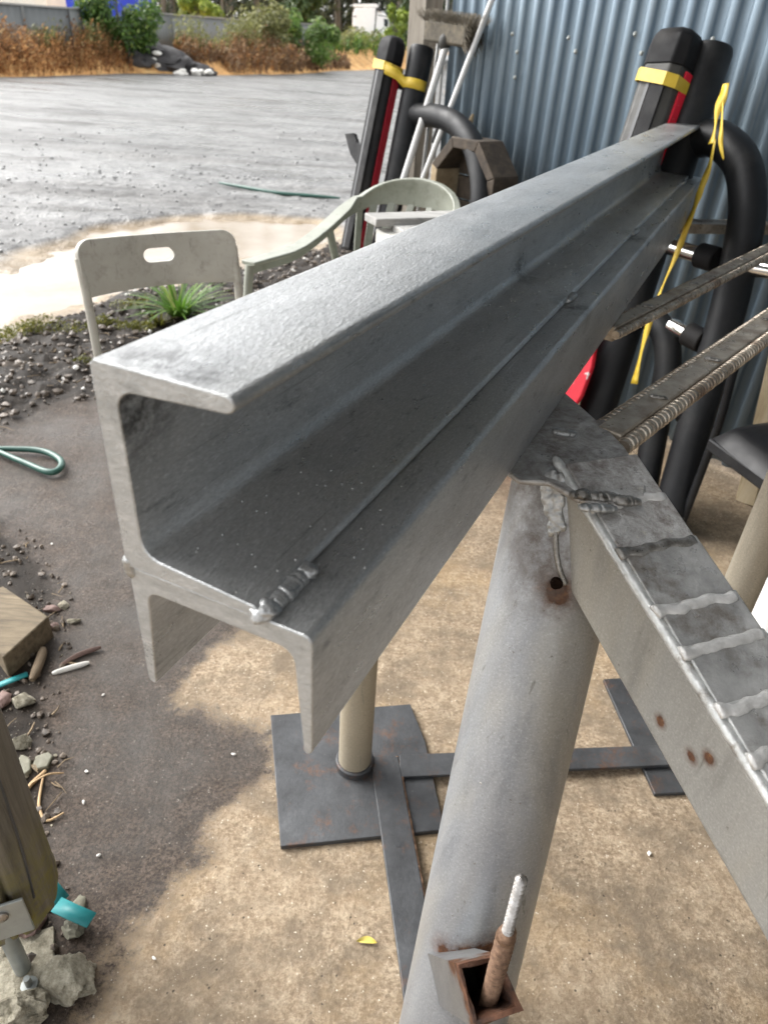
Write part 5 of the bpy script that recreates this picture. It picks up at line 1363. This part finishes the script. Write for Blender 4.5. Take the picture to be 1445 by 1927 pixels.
# containers behind the left fence
def container(label, p0, p1, zt, y, mt, name, cat):
    a, b = aty(p0, 40, y), aty(p1, 40, y); a.z = b.z = .3; L_ = (b - a).length
    t = thing(name, label, cat, (a + b) / 2)
    m = MB(); n = int(L_ / .14); vs = []
    for j in range(n + 1):
        q = a.lerp(b, j / n); o_ = .035 if j % 4 in (1, 2) else 0; vs += [(q.x, q.y - o_, .35), (q.x, q.y - o_, zt - .12)]
    o = m.add(vs, [(2 * j, 2 * j + 2, 2 * j + 3, 2 * j + 1) for j in range(n)]).build('side_panel', M[mt], t, smooth=20, recalc=False)
    MB().box((a + b) / 2 + Vector((0, 1.25, (zt - .3) / 2)), (L_ - .05, 2.3, zt - .4), (1, 0, 0), (0, 1, 0), (0, 0, 1)).build('body', M[mt], t, smooth=30)
    for zz in (.3, zt - .1): MB().box((a + b) / 2 + Vector((0, -.02, zz - .25)), (L_, .12, .14), b - a, None, None).build('rail', M[mt], t, smooth=30, bevel=.01)
    for q in (a, b): MB().box(q + Vector((0, -.03, (zt - .3) / 2)), (.14, .14, zt - .3), (1, 0, 0), (0, 1, 0), (0, 0, 1)).build('corner_post', M[mt], t, smooth=30)
container('cream container standing behind the far left fence', -160, 92, 3.4, 40, 'cream', 'cream_container', 'container')
container('bright blue container behind the fence and the dark green shrub', 94, 272, 3.6, 44, 'blue', 'blue_container', 'container')
# truck
def truck():
    y = 58.0
    A = aty(663, 84, y); B = aty(733, 84, y); px = (B.x - A.x) / 70.0
    g = .75
    base = Vector((A.x, y, g))
    t = thing('parked_truck', 'white truck cab parked in front of the wood', 'truck', base)
    def T(ix, iy): 
        q = aty(ix, iy, y); return q
    W_ = 2.3
    body = [(664, 82), (663, 55), (664, 24), (668, 14), (709, 14), (716, 18), (724, 24), (730, 33), (732, 43), (731, 50), (734, 58), (738, 68), (738, 80), (728, 84)]
    ps = [T(*q) for q in body]; n = len(ps)
    m = MB(); m.add(ps + [p + Vector((0, W_, 0)) for p in ps], [tuple(range(n)), tuple(range(2 * n - 1, n - 1, -1))] + [(i, n + i, n + (i + 1) % n, (i + 1) % n) for i in range(n)])
    m.build('cab', M['truck_white'], t, smooth=35, bevel=.05, bseg=3)
    def flat(pix, name, mt, d=.03):
        q = [T(*k) - Vector((0, d, 0)) for k in pix]; n = len(q)
        MB().add(q + [k + Vector((0, d + .02, 0)) for k in q], [tuple(range(n)), tuple(range(2 * n - 1, n - 1, -1))] + [(i, n + i, n + (i + 1) % n, (i + 1) % n) for i in range(n)]).build(name, M[mt], t, smooth=30, bevel=.01)
    flat([(664.5, 12), (664, 7), (669, 6.5), (708, 6), (712, 9), (711, 13), (690, 13), (676, 12.5)], 'roof_deflector', 'truck_white', .05)
    flat([(707, 14), (710, 15), (707.5, 40), (706, 62), (703, 67), (702, 66), (705, 45)], 'door_shut_line', 'truck_dark', .02)
    flat([(709, 14), (718, 15), (718, 22), (711, 20)], 'mirror', 'truck_dark', .12)
    flat([(722, 34), (730, 35), (731, 43), (729, 50), (723, 48)], 'side_window', 'glass_dark', .02)
    flat([(711, 27), (729, 29.5), (729, 31), (711, 28.5)], 'trim_line', 'truck_dark', .02)
    flat([(664, 29), (672, 29), (669, 31), (664, 30.5)], 'bracket', 'truck_dark', .02)
    flat([(668, 72), (669, 52), (666, 51), (666, 49), (671, 49), (671, 51), (669.8, 52), (669.5, 72)], 'exhaust_stack', 'truck_dark', .04)
    flat([(666, 78), (668, 72), (676, 73), (690, 70), (700, 73), (700, 82), (668, 84)], 'chassis', 'truck_dark', .02)
    for ix in (674, 722):
        c = T(ix, 86); w_ = MB().tube([c + Vector((0, -.05, 0)), c + Vector((0, .3, 0))], .48, 24).build('wheel', M['truck_dark'], t, bevel=.03)
        MB().tube([c + Vector((0, -.07, 0)), c + Vector((0, -.04, 0))], .26, 20).build('rim', M['chrome'], w_)
truck()
# the wood behind
random.seed(21)
trees = MB(); tm = MB()
for i in range(130):
    px = uni(-350, 900); y = uni(70, 120); b = aty(px, 80, y); b.z = 1.0 + (y - 60) * .012; h = uni(11, 19); r = uni(.12, .3)
    lean = Vector((uni(-.5, .5), uni(-.5, .5), 0))
    tm.tube([b, b + lean + Z3 * h * .5, b + lean * 1.6 + Z3 * h], [r, r * .75, r * .3], 7)
    for k in range(4):
        q = b + lean * .8 + Z3 * h * uni(.2, .7); tm.tube([q, q + Vector((uni(-2, 2), uni(-1, 1), uni(.6, 2)))], [r * .3, r * .08], 5)
    for k in range(330):
        t = uni(.04, 1); rad = (1.9 if t > .3 else 1.5) * uni(.2, 1.1); a = uni(0, 6.28); p = b + lean * t * 1.6 + Vector((math.cos(a) * rad, math.sin(a) * rad, h * t))
        nrm = Vector((uni(-1, 1), uni(-1, 1), uni(-.4, 1))).normalized(); u = nrm.orthogonal().normalized(); v = nrm.cross(u); s_ = uni(.12, .36)
        trees.add([p - u * s_, p - v * s_ * .5, p + u * s_, p + v * s_ * .5], [(0, 1, 2, 3)])
for k in range(26000):
    px = uni(-300, 880); y = uni(92, 124); b = aty(px, 80, y); hh = 15 * rnd() ** .8
    p = Vector((b.x, y, 1.2 + hh)); nrm = Vector((uni(-1, 1), uni(-1, 1), uni(-.4, 1))).normalized(); u = nrm.orthogonal().normalized(); v = nrm.cross(u); s_ = uni(.25, .7)
    trees.add([p - u * s_, p - v * s_ * .5, p + u * s_, p + v * s_ * .5], [(0, 1, 2, 3)])
tag(trees.build('woodland_foliage', M['leaf_forest'], None, smooth=0, recalc=False), kind='stuff')
tag(tm.build('woodland_trunks', M['trunk'], None, smooth=60), kind='stuff')
for i, (px, py, y, R_, mt, lb) in enumerate(((575, 10, 62, 2.1, 'leaf_forest2', 'mid green leafy tree rising behind the end of the long fence'), (758, 28, 64, 2.4, 'leaf_forest2', 'lighter green tree between the truck and the timber post'))):
    c = aty(px, py, y); shrub('leafy_tree', lb, 'tree', c, R_, 3600, mt, .2, (.75, .8, 1.35), 'lighter trees in front of the wood', clumps=26, seed=30 + i, base=.9)

# ------------------------------------------------------------------ light, sky, camera
wld = bpy.data.worlds.new('World'); scene.world = wld; wld.use_nodes = True
nt = wld.node_tree; bg = nt.nodes['Background']
sky = nt.nodes.new('ShaderNodeTexSky'); sky.sky_type = 'NISHITA'; sky.sun_disc = False
SUN_EL, SUN_AZ = math.radians(41), math.radians(-62)      # azimuth measured from +Y toward +X
sky.sun_elevation = SUN_EL; sky.sun_rotation = SUN_AZ; sky.air_density = 1.0; sky.dust_density = 3.0; sky.ozone_density = .6
hs = nt.nodes.new('ShaderNodeHueSaturation'); hs.inputs['Saturation'].default_value = .10
nt.links.new(sky.outputs[0], hs.inputs['Color']); nt.links.new(hs.outputs[0], bg.inputs[0]); bg.inputs[1].default_value = .15
sl = bpy.data.lights.new('sun', 'SUN'); sl.energy = .9; sl.angle = math.radians(40); sl.color = (1, .97, .93)
so = bpy.data.objects.new('sun', sl); COL.objects.link(so)
dirv = Vector((math.sin(SUN_AZ) * math.cos(SUN_EL), math.cos(SUN_AZ) * math.cos(SUN_EL), math.sin(SUN_EL)))
so.rotation_euler = dirv.to_track_quat('Z', 'Y').to_euler()
cam = bpy.data.cameras.new('camera'); co = bpy.data.objects.new('camera', cam); COL.objects.link(co); scene.camera = co
rgt = RM @ Vector((1, 0, 0)); upv = RM @ Vector((0, -1, 0)); bk = RM @ Vector((0, 0, -1))
mw = Matrix((rgt, upv, bk)).transposed().to_4x4(); mw.translation = EYE; co.matrix_world = mw
cam.sensor_fit = 'HORIZONTAL'; cam.sensor_width = 36; cam.lens = F / 1445 * 36; cam.clip_start = .02; cam.clip_end = 1500
cam.dof.use_dof = True; cam.dof.focus_distance = .85; cam.dof.aperture_fstop = cam.lens / 3.2
scene.view_settings.view_transform = 'Standard'; scene.view_settings.look = 'None'; scene.view_settings.gamma = 1; scene.view_settings.exposure = 1.8
scene.render.engine = 'CYCLES'
scene.cycles.max_bounces = 8; scene.cycles.use_denoising = True
